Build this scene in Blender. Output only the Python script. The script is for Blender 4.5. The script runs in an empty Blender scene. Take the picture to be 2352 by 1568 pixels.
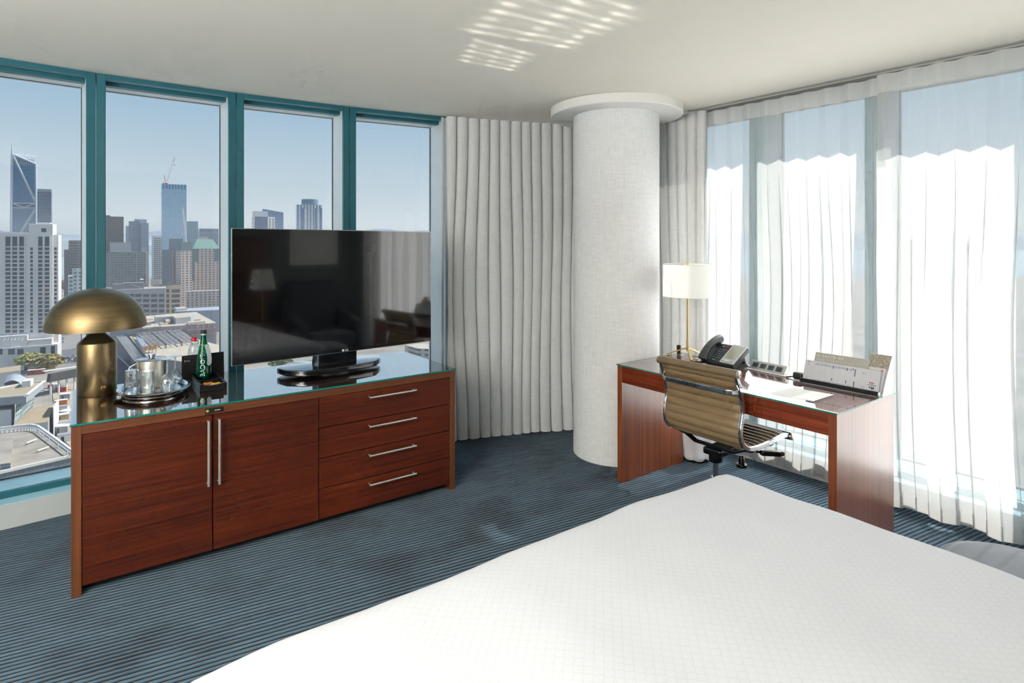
import bpy, bmesh, math, random
from mathutils import Vector, Matrix, noise

random.seed(7)
SC = bpy.context.scene
COL = SC.collection
PI = math.pi

# ------------------------------------------------------------------ camera
FPX, CX, HY, CAMH = 1335.0, 1176.0, 561.0, 1.52
cam_d = bpy.data.cameras.new('camera')
cam = bpy.data.objects.new('camera', cam_d)
COL.objects.link(cam)
cam.location = (0, 0, CAMH)
cam.rotation_euler = (PI / 2, 0, 0)
cam_d.sensor_width = 36.0
cam_d.lens = 36.0 * FPX / 2352.0
cam_d.shift_y = -(784.0 - HY) / 2352.0
cam_d.clip_start = 0.05
cam_d.clip_end = 30000.0
SC.camera = cam

# ------------------------------------------------------------------ light
SKY = 2.3
SUN = 13.5
vs = SC.view_settings
vs.view_transform = 'Standard'
vs.look = 'None'
vs.gamma = 1.0
vs.use_curve_mapping = False
vs.exposure = 0.45
SC.cycles.max_bounces = 5
SC.cycles.diffuse_bounces = 3
SC.cycles.glossy_bounces = 4
SC.cycles.transmission_bounces = 2
SC.cycles.transparent_max_bounces = 12
SC.cycles.use_adaptive_sampling = True
SC.cycles.adaptive_threshold = 0.09
SC.cycles.adaptive_min_samples = 12
SC.cycles.sample_clamp_indirect = 8.0
SC.cycles.caustics_reflective = False
SC.cycles.caustics_refractive = False

def lin(r, g, b):
    f = lambda v: (v / 255 / 12.92) if v / 255 <= 0.04045 else ((v / 255 + 0.055) / 1.055) ** 2.4
    return (f(r), f(g), f(b), 1.0)

world = bpy.data.worlds.new('world')
SC.world = world
world.use_nodes = True
wn = world.node_tree.nodes
wl = world.node_tree.links
wn.clear()
w_out = wn.new('ShaderNodeOutputWorld')
w_bg = wn.new('ShaderNodeBackground')
w_tc = wn.new('ShaderNodeTexCoord')
w_sep = wn.new('ShaderNodeSeparateXYZ')
w_ramp = wn.new('ShaderNodeValToRGB')
w_ramp.color_ramp.elements[0].position = 0.0
w_ramp.color_ramp.elements[0].color = lin(196, 208, 214)
e = w_ramp.color_ramp.elements[1]; e.position = 1.0; e.color = lin(72, 118, 178)
for p, c in ((0.035, (222, 231, 236)), (0.10, (202, 219, 229)), (0.20, (176, 203, 223)), (0.36, (148, 185, 216)), (0.6, (112, 155, 200))):
    e = w_ramp.color_ramp.elements.new(p); e.color = lin(*c)
w_map = wn.new('ShaderNodeMapping'); w_map.inputs['Scale'].default_value = (3.0, 3.0, 26.0)
w_noi = wn.new('ShaderNodeTexNoise'); w_noi.inputs['Scale'].default_value = 1.6; w_noi.inputs['Detail'].default_value = 5
w_cr = wn.new('ShaderNodeValToRGB')
w_cr.color_ramp.elements[0].position = 0.52; w_cr.color_ramp.elements[0].color = (0, 0, 0, 1)
w_cr.color_ramp.elements[1].position = 0.70; w_cr.color_ramp.elements[1].color = (0.75, 0.75, 0.75, 1)
w_band = wn.new('ShaderNodeValToRGB')
bb = w_band.color_ramp.elements
bb[0].position = 0.0; bb[0].color = (0.6, 0.6, 0.6, 1); bb[1].position = 0.055; bb[1].color = (0, 0, 0, 1)
w_mul = wn.new('ShaderNodeMath'); w_mul.operation = 'MULTIPLY'
w_mix = wn.new('ShaderNodeMixRGB'); w_mix.inputs[2].default_value = lin(236, 236, 234)
wl.new(w_tc.outputs['Generated'], w_sep.inputs[0])
wl.new(w_sep.outputs['Z'], w_ramp.inputs[0])
wl.new(w_tc.outputs['Generated'], w_map.inputs[0])
wl.new(w_map.outputs[0], w_noi.inputs['Vector'])
wl.new(w_noi.outputs['Fac'], w_cr.inputs[0])
wl.new(w_sep.outputs['Z'], w_band.inputs[0])
wl.new(w_cr.outputs[0], w_mul.inputs[0]); wl.new(w_band.outputs[0], w_mul.inputs[1])
wl.new(w_mul.outputs[0], w_mix.inputs[0]); wl.new(w_ramp.outputs[0], w_mix.inputs[1])
wl.new(w_mix.outputs[0], w_bg.inputs['Color'])
w_bg.inputs['Strength'].default_value = SKY
wl.new(w_bg.outputs[0], w_out.inputs[0])

SUN_AZ, SUN_EL = math.radians(35.0), math.radians(45.5)
sun_d = bpy.data.lights.new('sun', 'SUN')
sun = bpy.data.objects.new('sun', sun_d)
COL.objects.link(sun)
sdir = Vector((math.cos(SUN_EL) * math.cos(SUN_AZ), math.cos(SUN_EL) * math.sin(SUN_AZ), math.sin(SUN_EL)))
sun.rotation_euler = sdir.to_track_quat('Z', 'Y').to_euler()
sun.location = sdir * 40
sun_d.energy = SUN
sun_d.angle = math.radians(0.6)
sun_d.color = (1.0, 0.95, 0.87)

def area_light(name, loc, target, sx, sy, power, col):
    d = bpy.data.lights.new(name, 'AREA'); d.shape = 'RECTANGLE'; d.size = sx; d.size_y = sy; d.energy = power; d.color = col
    o = bpy.data.objects.new(name, d); COL.objects.link(o); o.location = loc
    o.rotation_euler = (Vector(loc) - Vector(target)).to_track_quat('Z', 'Y').to_euler()
    return o
# added soft fill lamps behind the camera, lifting the room's brightness
area_light('added_fill_wash', (-2.35, -1.55, 1.70), (-0.4, 2.6, 2.0), 3.6, 1.6, 150.0, (0.97, 0.985, 1.0))
area_light('added_fill_uplight', (-2.1, -0.7, 1.75), (-2.1, -0.7, 3.0), 2.4, 1.4, 285.0, (0.99, 0.99, 0.985))
# added area lamps boosting the daylight inside the right sheers and outside the left windows
area_light('added_daylight_right', (2.42, 3.02, 1.08), (2.42 - 0.7826, 3.02 - 0.6225, 1.08), 3.1, 1.75, 29.0, (1.0, 0.99, 0.97))
area_light('added_daylight_left', (-1.70, 4.62, 1.40), (-1.70 + 0.56, 4.62 - 0.83, 1.40), 3.4, 2.4, 22.0, (0.72, 0.88, 1.0))

# ------------------------------------------------------------------ materials
MATS = {}
def nodes_of(m):
    m.use_nodes = True
    return m.node_tree.nodes, m.node_tree.links, m.node_tree.nodes.get('Principled BSDF')

def M(name, col=(0.5, 0.5, 0.5), rough=0.5, metal=0.0, coat=0.0, spec=0.5, emit=None, es=0.0, sheen=0.0, noise_amt=0.0, noise_scale=8.0, bump=0.0, bump_scale=60.0, stretch=None, coat_rough=0.05):
    if name in MATS: return MATS[name]
    m = bpy.data.materials.new(name); n, l, b = nodes_of(m)
    c = lin(*col) if max(col) > 1.0 else (*col, 1.0)
    b.inputs['Base Color'].default_value = c
    b.inputs['Roughness'].default_value = rough
    b.inputs['Metallic'].default_value = metal
    b.inputs['Coat Weight'].default_value = coat
    b.inputs['Coat Roughness'].default_value = coat_rough
    b.inputs['Specular IOR Level'].default_value = spec
    b.inputs['Sheen Weight'].default_value = sheen
    if emit:
        b.inputs['Emission Color'].default_value = lin(*emit); b.inputs['Emission Strength'].default_value = es
    tc = n.new('ShaderNodeTexCoord'); mp = n.new('ShaderNodeMapping')
    l.new(tc.outputs['Object'], mp.inputs[0])
    if stretch: mp.inputs['Scale'].default_value = stretch
    nz = n.new('ShaderNodeTexNoise'); nz.inputs['Scale'].default_value = noise_scale; nz.inputs['Detail'].default_value = 5
    l.new(mp.outputs[0], nz.inputs['Vector'])
    a = noise_amt if noise_amt > 0 else 0.03
    rp = n.new('ShaderNodeValToRGB')
    rp.color_ramp.elements[0].position = 0.3; rp.color_ramp.elements[1].position = 0.7
    rp.color_ramp.elements[0].color = (c[0] * (1 - a), c[1] * (1 - a), c[2] * (1 - a), 1)
    rp.color_ramp.elements[1].color = (min(1, c[0] * (1 + a)), min(1, c[1] * (1 + a)), min(1, c[2] * (1 + a)), 1)
    l.new(nz.outputs['Fac'], rp.inputs[0]); l.new(rp.outputs[0], b.inputs['Base Color'])
    if bump > 0:
        n2 = n.new('ShaderNodeTexNoise'); n2.inputs['Scale'].default_value = bump_scale; n2.inputs['Detail'].default_value = 3
        l.new(mp.outputs[0], n2.inputs['Vector'])
        bp = n.new('ShaderNodeBump'); bp.inputs['Strength'].default_value = bump; bp.inputs['Distance'].default_value = 0.01
        l.new(n2.outputs['Fac'], bp.inputs['Height']); l.new(bp.outputs[0], b.inputs['Normal'])
    MATS[name] = m
    return m

def wood(name, dark, light, axis='x', rough=0.33, coat=0.25, scale=1.0, coat_rough=0.12):
    if name in MATS: return MATS[name]
    m = bpy.data.materials.new(name); n, l, b = nodes_of(m)
    tc = n.new('ShaderNodeTexCoord'); mp = n.new('ShaderNodeMapping')
    l.new(tc.outputs['Object'], mp.inputs[0])
    sc = {'x': (0.55, 30, 34), 'y': (30, 0.55, 34), 'z': (34, 34, 0.5)}[axis]
    mp.inputs['Scale'].default_value = tuple(v * scale for v in sc)
    nz = n.new('ShaderNodeTexNoise'); nz.inputs['Scale'].default_value = 2.0; nz.inputs['Detail'].default_value = 8; nz.inputs['Roughness'].default_value = 0.62; nz.inputs['Distortion'].default_value = 0.12
    l.new(mp.outputs[0], nz.inputs['Vector'])
    nb = n.new('ShaderNodeTexNoise'); nb.inputs['Scale'].default_value = 1.3; nb.inputs['Detail'].default_value = 3
    l.new(tc.outputs['Object'], nb.inputs['Vector'])
    ad = n.new('ShaderNodeMath'); ad.operation = 'ADD'
    ml = n.new('ShaderNodeMath'); ml.operation = 'MULTIPLY'; ml.inputs[1].default_value = 0.45
    l.new(nb.outputs['Fac'], ml.inputs[0]); l.new(nz.outputs['Fac'], ad.inputs[0]); l.new(ml.outputs[0], ad.inputs[1])
    rp = n.new('ShaderNodeValToRGB')
    rp.color_ramp.elements[0].position = 0.50; rp.color_ramp.elements[0].color = lin(*dark)
    rp.color_ramp.elements[1].position = 0.98; rp.color_ramp.elements[1].color = lin(*light)
    l.new(ad.outputs[0], rp.inputs[0]); l.new(rp.outputs[0], b.inputs['Base Color'])
    b.inputs['Roughness'].default_value = rough
    b.inputs['Coat Weight'].default_value = coat; b.inputs['Coat Roughness'].default_value = coat_rough
    bp = n.new('ShaderNodeBump'); bp.inputs['Strength'].default_value = 0.06; bp.inputs['Distance'].default_value = 0.004
    l.new(nz.outputs['Fac'], bp.inputs['Height']); l.new(bp.outputs[0], b.inputs['Normal'])
    MATS[name] = m
    return m

def thin_glass(name, tint=(1, 1, 1), r0=0.06, rough=0.0, haze=0.0, hazecol=(0.8, 0.8, 0.8), power=5.0):
    """flat sheet of glass: see-through plus a reflection that grows towards grazing angles, same from both sides"""
    if name in MATS: return MATS[name]
    m = bpy.data.materials.new(name); m.use_nodes = True
    n, l = m.node_tree.nodes, m.node_tree.links
    n.clear()
    o = n.new('ShaderNodeOutputMaterial'); mx = n.new('ShaderNodeMixShader'); tr = n.new('ShaderNodeBsdfTransparent'); gl = n.new('ShaderNodeBsdfGlossy')
    tr.inputs['Color'].default_value = (*tint, 1); gl.inputs['Roughness'].default_value = rough
    geo = n.new('ShaderNodeNewGeometry'); dt = n.new('ShaderNodeVectorMath'); dt.operation = 'DOT_PRODUCT'
    l.new(geo.outputs['Incoming'], dt.inputs[0]); l.new(geo.outputs['Normal'], dt.inputs[1])
    def mth(op, a, bv=None):
        k = n.new('ShaderNodeMath'); k.operation = op
        for i, x in enumerate((a, bv)):
            if x is None: continue
            if isinstance(x, (int, float)): k.inputs[i].default_value = x
            else: l.new(x, k.inputs[i])
        return k.outputs[0]
    g = mth('POWER', mth('SUBTRACT', 1.0, mth('ABSOLUTE', dt.outputs['Value'])), power)
    f = mth('ADD', mth('MULTIPLY', g, 1.0 - r0), r0)
    l.new(f, mx.inputs[0]); l.new(tr.outputs[0], mx.inputs[1]); l.new(gl.outputs[0], mx.inputs[2])
    last = mx
    if haze > 0:
        m2 = n.new('ShaderNodeMixShader'); df = n.new('ShaderNodeBsdfDiffuse'); df.inputs[0].default_value = (*hazecol, 1); m2.inputs[0].default_value = haze
        l.new(mx.outputs[0], m2.inputs[1]); l.new(df.outputs[0], m2.inputs[2]); last = m2
    l.new(last.outputs[0], o.inputs[0])
    MATS[name] = m
    return m

def fabric_sheer(name, col, transp, transl):
    m = bpy.data.materials.new(name); m.use_nodes = True
    n, l = m.node_tree.nodes, m.node_tree.links; n.clear()
    o = n.new('ShaderNodeOutputMaterial')
    tr = n.new('ShaderNodeBsdfTransparent'); tl = n.new('ShaderNodeBsdfTranslucent'); df = n.new('ShaderNodeBsdfDiffuse')
    tl.inputs[0].default_value = (*col, 1); df.inputs[0].default_value = (*col, 1)
    m1 = n.new('ShaderNodeMixShader'); m1.inputs[0].default_value = transl
    m2 = n.new('ShaderNodeMixShader')
    tc = n.new('ShaderNodeTexCoord'); mp = n.new('ShaderNodeMapping'); mp.inputs['Scale'].default_value = (60, 60, 6)
    nz = n.new('ShaderNodeTexNoise'); nz.inputs['Scale'].default_value = 5; nz.inputs['Detail'].default_value = 2
    mr = n.new('ShaderNodeMapRange'); mr.inputs[3].default_value = 1 - transp - 0.05; mr.inputs[4].default_value = 1 - transp + 0.05
    l.new(tc.outputs['Object'], mp.inputs[0]); l.new(mp.outputs[0], nz.inputs['Vector']); l.new(nz.outputs['Fac'], mr.inputs[0]); l.new(mr.outputs[0], m2.inputs[0])
    l.new(df.outputs[0], m1.inputs[1]); l.new(tl.outputs[0], m1.inputs[2])
    l.new(tr.outputs[0], m2.inputs[1]); l.new(m1.outputs[0], m2.inputs[2]); l.new(m2.outputs[0], o.inputs[0])
    MATS[name] = m
    return m

def woven(name, col, transl=0.1, sx=160, sz=160, amt=0.10, bump=0.25):
    """linen-like weave: two crossed stretched noises"""
    if name in MATS: return MATS[name]
    m = bpy.data.materials.new(name); n, l, b = nodes_of(m)
    c = lin(*col)
    tc = n.new('ShaderNodeTexCoord')
    fs = []
    for scl in ((sx, sx, 9), (16, 16, sz)):
        mp = n.new('ShaderNodeMapping'); mp.inputs['Scale'].default_value = scl
        nz = n.new('ShaderNodeTexNoise'); nz.inputs['Scale'].default_value = 1.0; nz.inputs['Detail'].default_value = 3
        l.new(tc.outputs['Object'], mp.inputs[0]); l.new(mp.outputs[0], nz.inputs['Vector']); fs.append(nz)
    ad = n.new('ShaderNodeMath'); ad.operation = 'ADD'; l.new(fs[0].outputs['Fac'], ad.inputs[0]); l.new(fs[1].outputs['Fac'], ad.inputs[1])
    hf = n.new('ShaderNodeMath'); hf.operation = 'MULTIPLY'; hf.inputs[1].default_value = 0.5; l.new(ad.outputs[0], hf.inputs[0])
    rp = n.new('ShaderNodeValToRGB'); rp.color_ramp.elements[0].position = 0.36; rp.color_ramp.elements[1].position = 0.64
    rp.color_ramp.elements[0].color = tuple(v * (1 - amt) for v in c[:3]) + (1,); rp.color_ramp.elements[1].color = tuple(min(1, v * (1 + amt)) for v in c[:3]) + (1,)
    l.new(hf.outputs[0], rp.inputs[0]); l.new(rp.outputs[0], b.inputs['Base Color'])
    b.inputs['Roughness'].default_value = 0.85; b.inputs['Specular IOR Level'].default_value = 0.2
    bp = n.new('ShaderNodeBump'); bp.inputs['Strength'].default_value = bump; bp.inputs['Distance'].default_value = 0.002
    l.new(hf.outputs[0], bp.inputs['Height']); l.new(bp.outputs[0], b.inputs['Normal'])
    if transl > 0:
        o = n.get('Material Output'); tl = n.new('ShaderNodeBsdfTranslucent'); l.new(rp.outputs[0], tl.inputs[0])
        mx = n.new('ShaderNodeMixShader'); mx.inputs[0].default_value = transl
        l.new(b.outputs[0], mx.inputs[1]); l.new(tl.outputs[0], mx.inputs[2]); l.new(mx.outputs[0], o.inputs[0])
    MATS[name] = m
    return m

def facade(name, wall, glass, cu, cz, fu, fz, rough=0.25, var=0.25, metal=0.0):
    """window grid on a far building: cell cu x cz metres, fu/fz = share of the cell that is glass"""
    if name in MATS: return MATS[name]
    m = bpy.data.materials.new(name); n, l, b = nodes_of(m)
    tc = n.new('ShaderNodeTexCoord'); sp = n.new('ShaderNodeSeparateXYZ'); l.new(tc.outputs['Object'], sp.inputs[0])
    def mth(op, a, bv=None):
        k = n.new('ShaderNodeMath'); k.operation = op
        if isinstance(a, (int, float)): k.inputs[0].default_value = a
        else: l.new(a, k.inputs[0])
        if bv is not None:
            if isinstance(bv, (int, float)): k.inputs[1].default_value = bv
            else: l.new(bv, k.inputs[1])
        return k.outputs[0]
    u = mth('DIVIDE', mth('ADD', sp.outputs['X'], sp.outputs['Y']), cu)
    v = mth('DIVIDE', sp.outputs['Z'], cz)
    gu = mth('LESS_THAN', mth('ABSOLUTE', mth('SUBTRACT', mth('FRACT', u), 0.5)), fu * 0.5)
    gv = mth('LESS_THAN', mth('ABSOLUTE', mth('SUBTRACT', mth('FRACT', v), 0.5)), fz * 0.5)
    g = mth('MULTIPLY', gu, gv)
    cmb = n.new('ShaderNodeCombineXYZ'); l.new(mth('FLOOR', u), cmb.inputs[0]); l.new(mth('FLOOR', v), cmb.inputs[1])
    wnz = n.new('ShaderNodeTexWhiteNoise'); wnz.noise_dimensions = '3D'; l.new(cmb.outputs[0], wnz.inputs[0])
    gr = n.new('ShaderNodeValToRGB'); c = lin(*glass)
    gr.color_ramp.elements[0].color = tuple(x * (1 - var) for x in c[:3]) + (1,); gr.color_ramp.elements[1].color = tuple(min(1, x * (1 + var)) for x in c[:3]) + (1,)
    l.new(wnz.outputs['Value'], gr.inputs[0])
    nz = n.new('ShaderNodeTexNoise'); nz.inputs['Scale'].default_value = 0.06; nz.inputs['Detail'].default_value = 4; l.new(tc.outputs['Object'], nz.inputs['Vector'])
    wr = n.new('ShaderNodeValToRGB'); c2 = lin(*wall)
    wr.color_ramp.elements[0].color = tuple(x * 0.88 for x in c2[:3]) + (1,); wr.color_ramp.elements[1].color = tuple(min(1, x * 1.1) for x in c2[:3]) + (1,)
    l.new(nz.outputs['Fac'], wr.inputs[0])
    mx = n.new('ShaderNodeMixRGB'); l.new(g, mx.inputs[0]); l.new(wr.outputs[0], mx.inputs[1]); l.new(gr.outputs[0], mx.inputs[2])
    l.new(mx.outputs[0], b.inputs['Base Color'])
    rr = n.new('ShaderNodeMapRange'); rr.inputs[3].default_value = 0.8; rr.inputs[4].default_value = rough; l.new(g, rr.inputs[0]); l.new(rr.outputs[0], b.inputs['Roughness'])
    b.inputs['Specular IOR Level'].default_value = 0.5
    MATS[name] = m
    return m

# ------------------------------------------------------------------ mesh builder
class MB:
    def __init__(s): s.v = []; s.f = []
    def add(s, vs_, fs_):
        o = len(s.v); s.v += [tuple(p) for p in vs_]; s.f += [tuple(i + o for i in f) for f in fs_]; return s
    def box(s, x0, x1, y0, y1, z0, z1):
        return s.add([(x0, y0, z0), (x1, y0, z0), (x1, y1, z0), (x0, y1, z0), (x0, y0, z1), (x1, y0, z1), (x1, y1, z1), (x0, y1, z1)],
                     [(3, 2, 1, 0), (4, 5, 6, 7), (0, 1, 5, 4), (1, 2, 6, 5), (2, 3, 7, 6), (3, 0, 4, 7)])
    def prism(s, poly, z0, z1):
        n = len(poly); a = sum(poly[i][0] * poly[(i + 1) % n][1] - poly[(i + 1) % n][0] * poly[i][1] for i in range(n))
        if a < 0: poly = poly[::-1]
        vv = [(x, y, z0) for x, y in poly] + [(x, y, z1) for x, y in poly]
        ff = [tuple(range(n - 1, -1, -1)), tuple(range(n, 2 * n))] + [(i, (i + 1) % n, n + (i + 1) % n, n + i) for i in range(n)]
        return s.add(vv, ff)
    def prism_x(s, poly_yz, x0, x1):
        n = len(poly_yz); a = sum(poly_yz[i][0] * poly_yz[(i + 1) % n][1] - poly_yz[(i + 1) % n][0] * poly_yz[i][1] for i in range(n))
        if a < 0: poly_yz = poly_yz[::-1]
        vv = [(x0, y, z) for y, z in poly_yz] + [(x1, y, z) for y, z in poly_yz]
        ff = [tuple(range(n - 1, -1, -1)), tuple(range(n, 2 * n))] + [(i, (i + 1) % n, n + (i + 1) % n, n + i) for i in range(n)]
        return s.add(vv, ff)
    def lathe(s, prof, n=32, c=(0, 0, 0), cap0=True, cap1=True, sx=1.0, sy=1.0):
        vv = []; ff = []
        for r, z in prof:
            for k in range(n):
                a = 2 * PI * k / n; vv.append((c[0] + r * sx * math.cos(a), c[1] + r * sy * math.sin(a), c[2] + z))
        for i in range(len(prof) - 1):
            for k in range(n):
                k2 = (k + 1) % n; ff.append((i * n + k, i * n + k2, (i + 1) * n + k2, (i + 1) * n + k))
        if cap0: ff.append(tuple(range(n - 1, -1, -1)))
        if cap1: o = (len(prof) - 1) * n; ff.append(tuple(range(o, o + n)))
        return s.add(vv, ff)
    def tube(s, pts, r, n=10, cap=True, up=None):
        pts = [Vector(p) for p in pts]; rs = r if isinstance(r, (list, tuple)) else [r] * len(pts)
        vv = []; ff = []
        t0 = (pts[1] - pts[0]).normalized()
        ref = Vector((0, 0, 1)) if abs(t0.z) < 0.9 else Vector((1, 0, 0))
        if up: ref = Vector(up)
        nrm = (ref - t0 * ref.dot(t0)).normalized()
        for i, p in enumerate(pts):
            t = (pts[min(i + 1, len(pts) - 1)] - pts[max(i - 1, 0)]).normalized()
            nrm = (nrm - t * nrm.dot(t))
            nrm = nrm.normalized() if nrm.length > 1e-6 else Vector((1, 0, 0))
            bn = t.cross(nrm)
            for k in range(n):
                a = 2 * PI * k / n; vv.append(p + (nrm * math.cos(a) + bn * math.sin(a)) * rs[i])
        for i in range(len(pts) - 1):
            for k in range(n):
                k2 = (k + 1) % n; ff.append((i * n + k, i * n + k2, (i + 1) * n + k2, (i + 1) * n + k))
        if cap: ff.append(tuple(range(n - 1, -1, -1))); o = (len(pts) - 1) * n; ff.append(tuple(range(o, o + n)))
        return s.add(vv, ff)
    def ribbon(s, pts, w, t, side):
        """flat bar along pts: half width w along 'side', thickness t across"""
        pts = [Vector(p) for p in pts]; side = Vector(side).normalized(); vv = []; ff = []
        for i, p in enumerate(pts):
            tg = (pts[min(i + 1, len(pts) - 1)] - pts[max(i - 1, 0)]).normalized(); nn = tg.cross(side).normalized()
            for a, b in ((-1, -1), (1, -1), (1, 1), (-1, 1)): vv.append(p + side * (w * a) + nn * (t * b))
        for i in range(len(pts) - 1):
            for k in range(4): k2 = (k + 1) % 4; ff.append((i * 4 + k, i * 4 + k2, i * 4 + 4 + k2, i * 4 + 4 + k))
        ff.append((3, 2, 1, 0)); o = (len(pts) - 1) * 4; ff.append((o, o + 1, o + 2, o + 3))
        return s.add(vv, ff)
    def bar(s, a, b, w): return s.tube([a, b], w, n=4)
    def grid(s, fn, nu, nv, wrap_u=False):
        vv = [fn(i / (nu if wrap_u else nu - 1), j / (nv - 1)) for j in range(nv) for i in range(nu)]; ff = []
        for j in range(nv - 1):
            for i in range(nu if wrap_u else nu - 1):
                i2 = (i + 1) % nu; ff.append((j * nu + i, j * nu + i2, (j + 1) * nu + i2, (j + 1) * nu + i))
        return s.add(vv, ff)
    def xf(s, mtx):
        s.v = [tuple(mtx @ Vector(p)) for p in s.v]; return s
    def mesh(s, name, mat, smooth=None, bevel=0.0, seg=2):
        me = bpy.data.meshes.new(name); me.from_pydata(s.v, [], s.f); me.validate(verbose=False)
        if bevel > 0:
            bm = bmesh.new(); bm.from_mesh(me); bmesh.ops.remove_doubles(bm, verts=bm.verts, dist=1e-5)
            es = [e_ for e_ in bm.edges if len(e_.link_faces) == 2 and e_.calc_face_angle(0) > 0.6]
            bmesh.ops.bevel(bm, geom=es, offset=bevel, segments=seg, profile=0.5, affect='EDGES', clamp_overlap=True)
            bm.to_mesh(me); bm.free()
        if smooth is not None:
            for p in me.polygons: p.use_smooth = True
            me.set_sharp_from_angle(angle=math.radians(smooth))
        if mat is not None: me.materials.append(mat)
        me.update()
        return me
    def build(s, name, mat, parent=None, smooth=None, bevel=0.0, seg=2, loc=(0, 0, 0), rot=(0, 0, 0)):
        return link(name, s.mesh(name, mat, smooth, bevel, seg), parent, loc, rot)

def link(name, me, parent=None, loc=(0, 0, 0), rot=(0, 0, 0)):
    o = bpy.data.objects.new(name, me); COL.objects.link(o)
    o.location = loc; o.rotation_euler = rot
    if parent: o.parent = parent
    return o

def thing(name, label, cat, loc=(0, 0, 0), rz=0.0, group=None, kind=None):
    o = bpy.data.objects.new(name, None); COL.objects.link(o); o.empty_display_size = 0.1
    o.location = loc; o.rotation_euler = (0, 0, rz)
    return tag(o, label, cat, group, kind)

def tag(o, label=None, cat=None, group=None, kind=None):
    if label: o['label'] = label
    if cat: o['category'] = cat
    if group: o['group'] = group
    if kind: o['kind'] = kind
    return o

def text_mb(body, size, extrude=0.0003, align='LEFT', spacing=1.0):
    cu = bpy.data.curves.new('txt', 'FONT'); cu.body = body; cu.size = size; cu.extrude = extrude; cu.align_x = align; cu.resolution_u = 2
    cu.space_character = spacing
    ob = bpy.data.objects.new('txt', cu); COL.objects.link(ob)
    dg = bpy.context.evaluated_depsgraph_get()
    me = bpy.data.meshes.new_from_object(ob.evaluated_get(dg))
    mb = MB(); mb.add([v.co.copy() for v in me.vertices], [tuple(p.vertices) for p in me.polygons])
    bpy.data.objects.remove(ob); bpy.data.curves.remove(cu); bpy.data.meshes.remove(me)
    return mb

def smooth01(t): t = max(0.0, min(1.0, t)); return t * t * (3 - 2 * t)
def V2(p, z=0.0): return (p[0], p[1], z)
# ------------------------------------------------------------------ the room shell
CEIL = 2.515
TH = math.radians(36.2)
def offs(p, q, d):
    a = Vector((q[0] - p[0], q[1] - p[1])).normalized(); return Vector((-a.y, a.x)) * d

FAC = [(-3.97, 1.75), (-3.504, 2.344), (-2.978, 2.879), (-2.412, 3.371), (-1.81, 3.817), (-1.174, 4.204), (-0.497, 4.549), (0.197, 4.833), (0.912, 5.06)]
RW0 = Vector((1.963, 3.785)); RD = Vector((0.6225, -0.7826)); RN = Vector((0.7826, 0.6225))
def rw(t, v=0.0): p = RW0 + RD * t + RN * v; return (p.x, p.y)
RT = [-1.50, -1.15, -0.40, 0.35, 1.10, 1.85, 2.67]
CORNER = rw(-1.5)
BACK_R = rw(2.67)
BD = Vector((math.cos(TH), math.sin(TH)))
BACK_L = (BACK_R[0] - 7.2 * BD.x, BACK_R[1] - 7.2 * BD.y)

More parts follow.
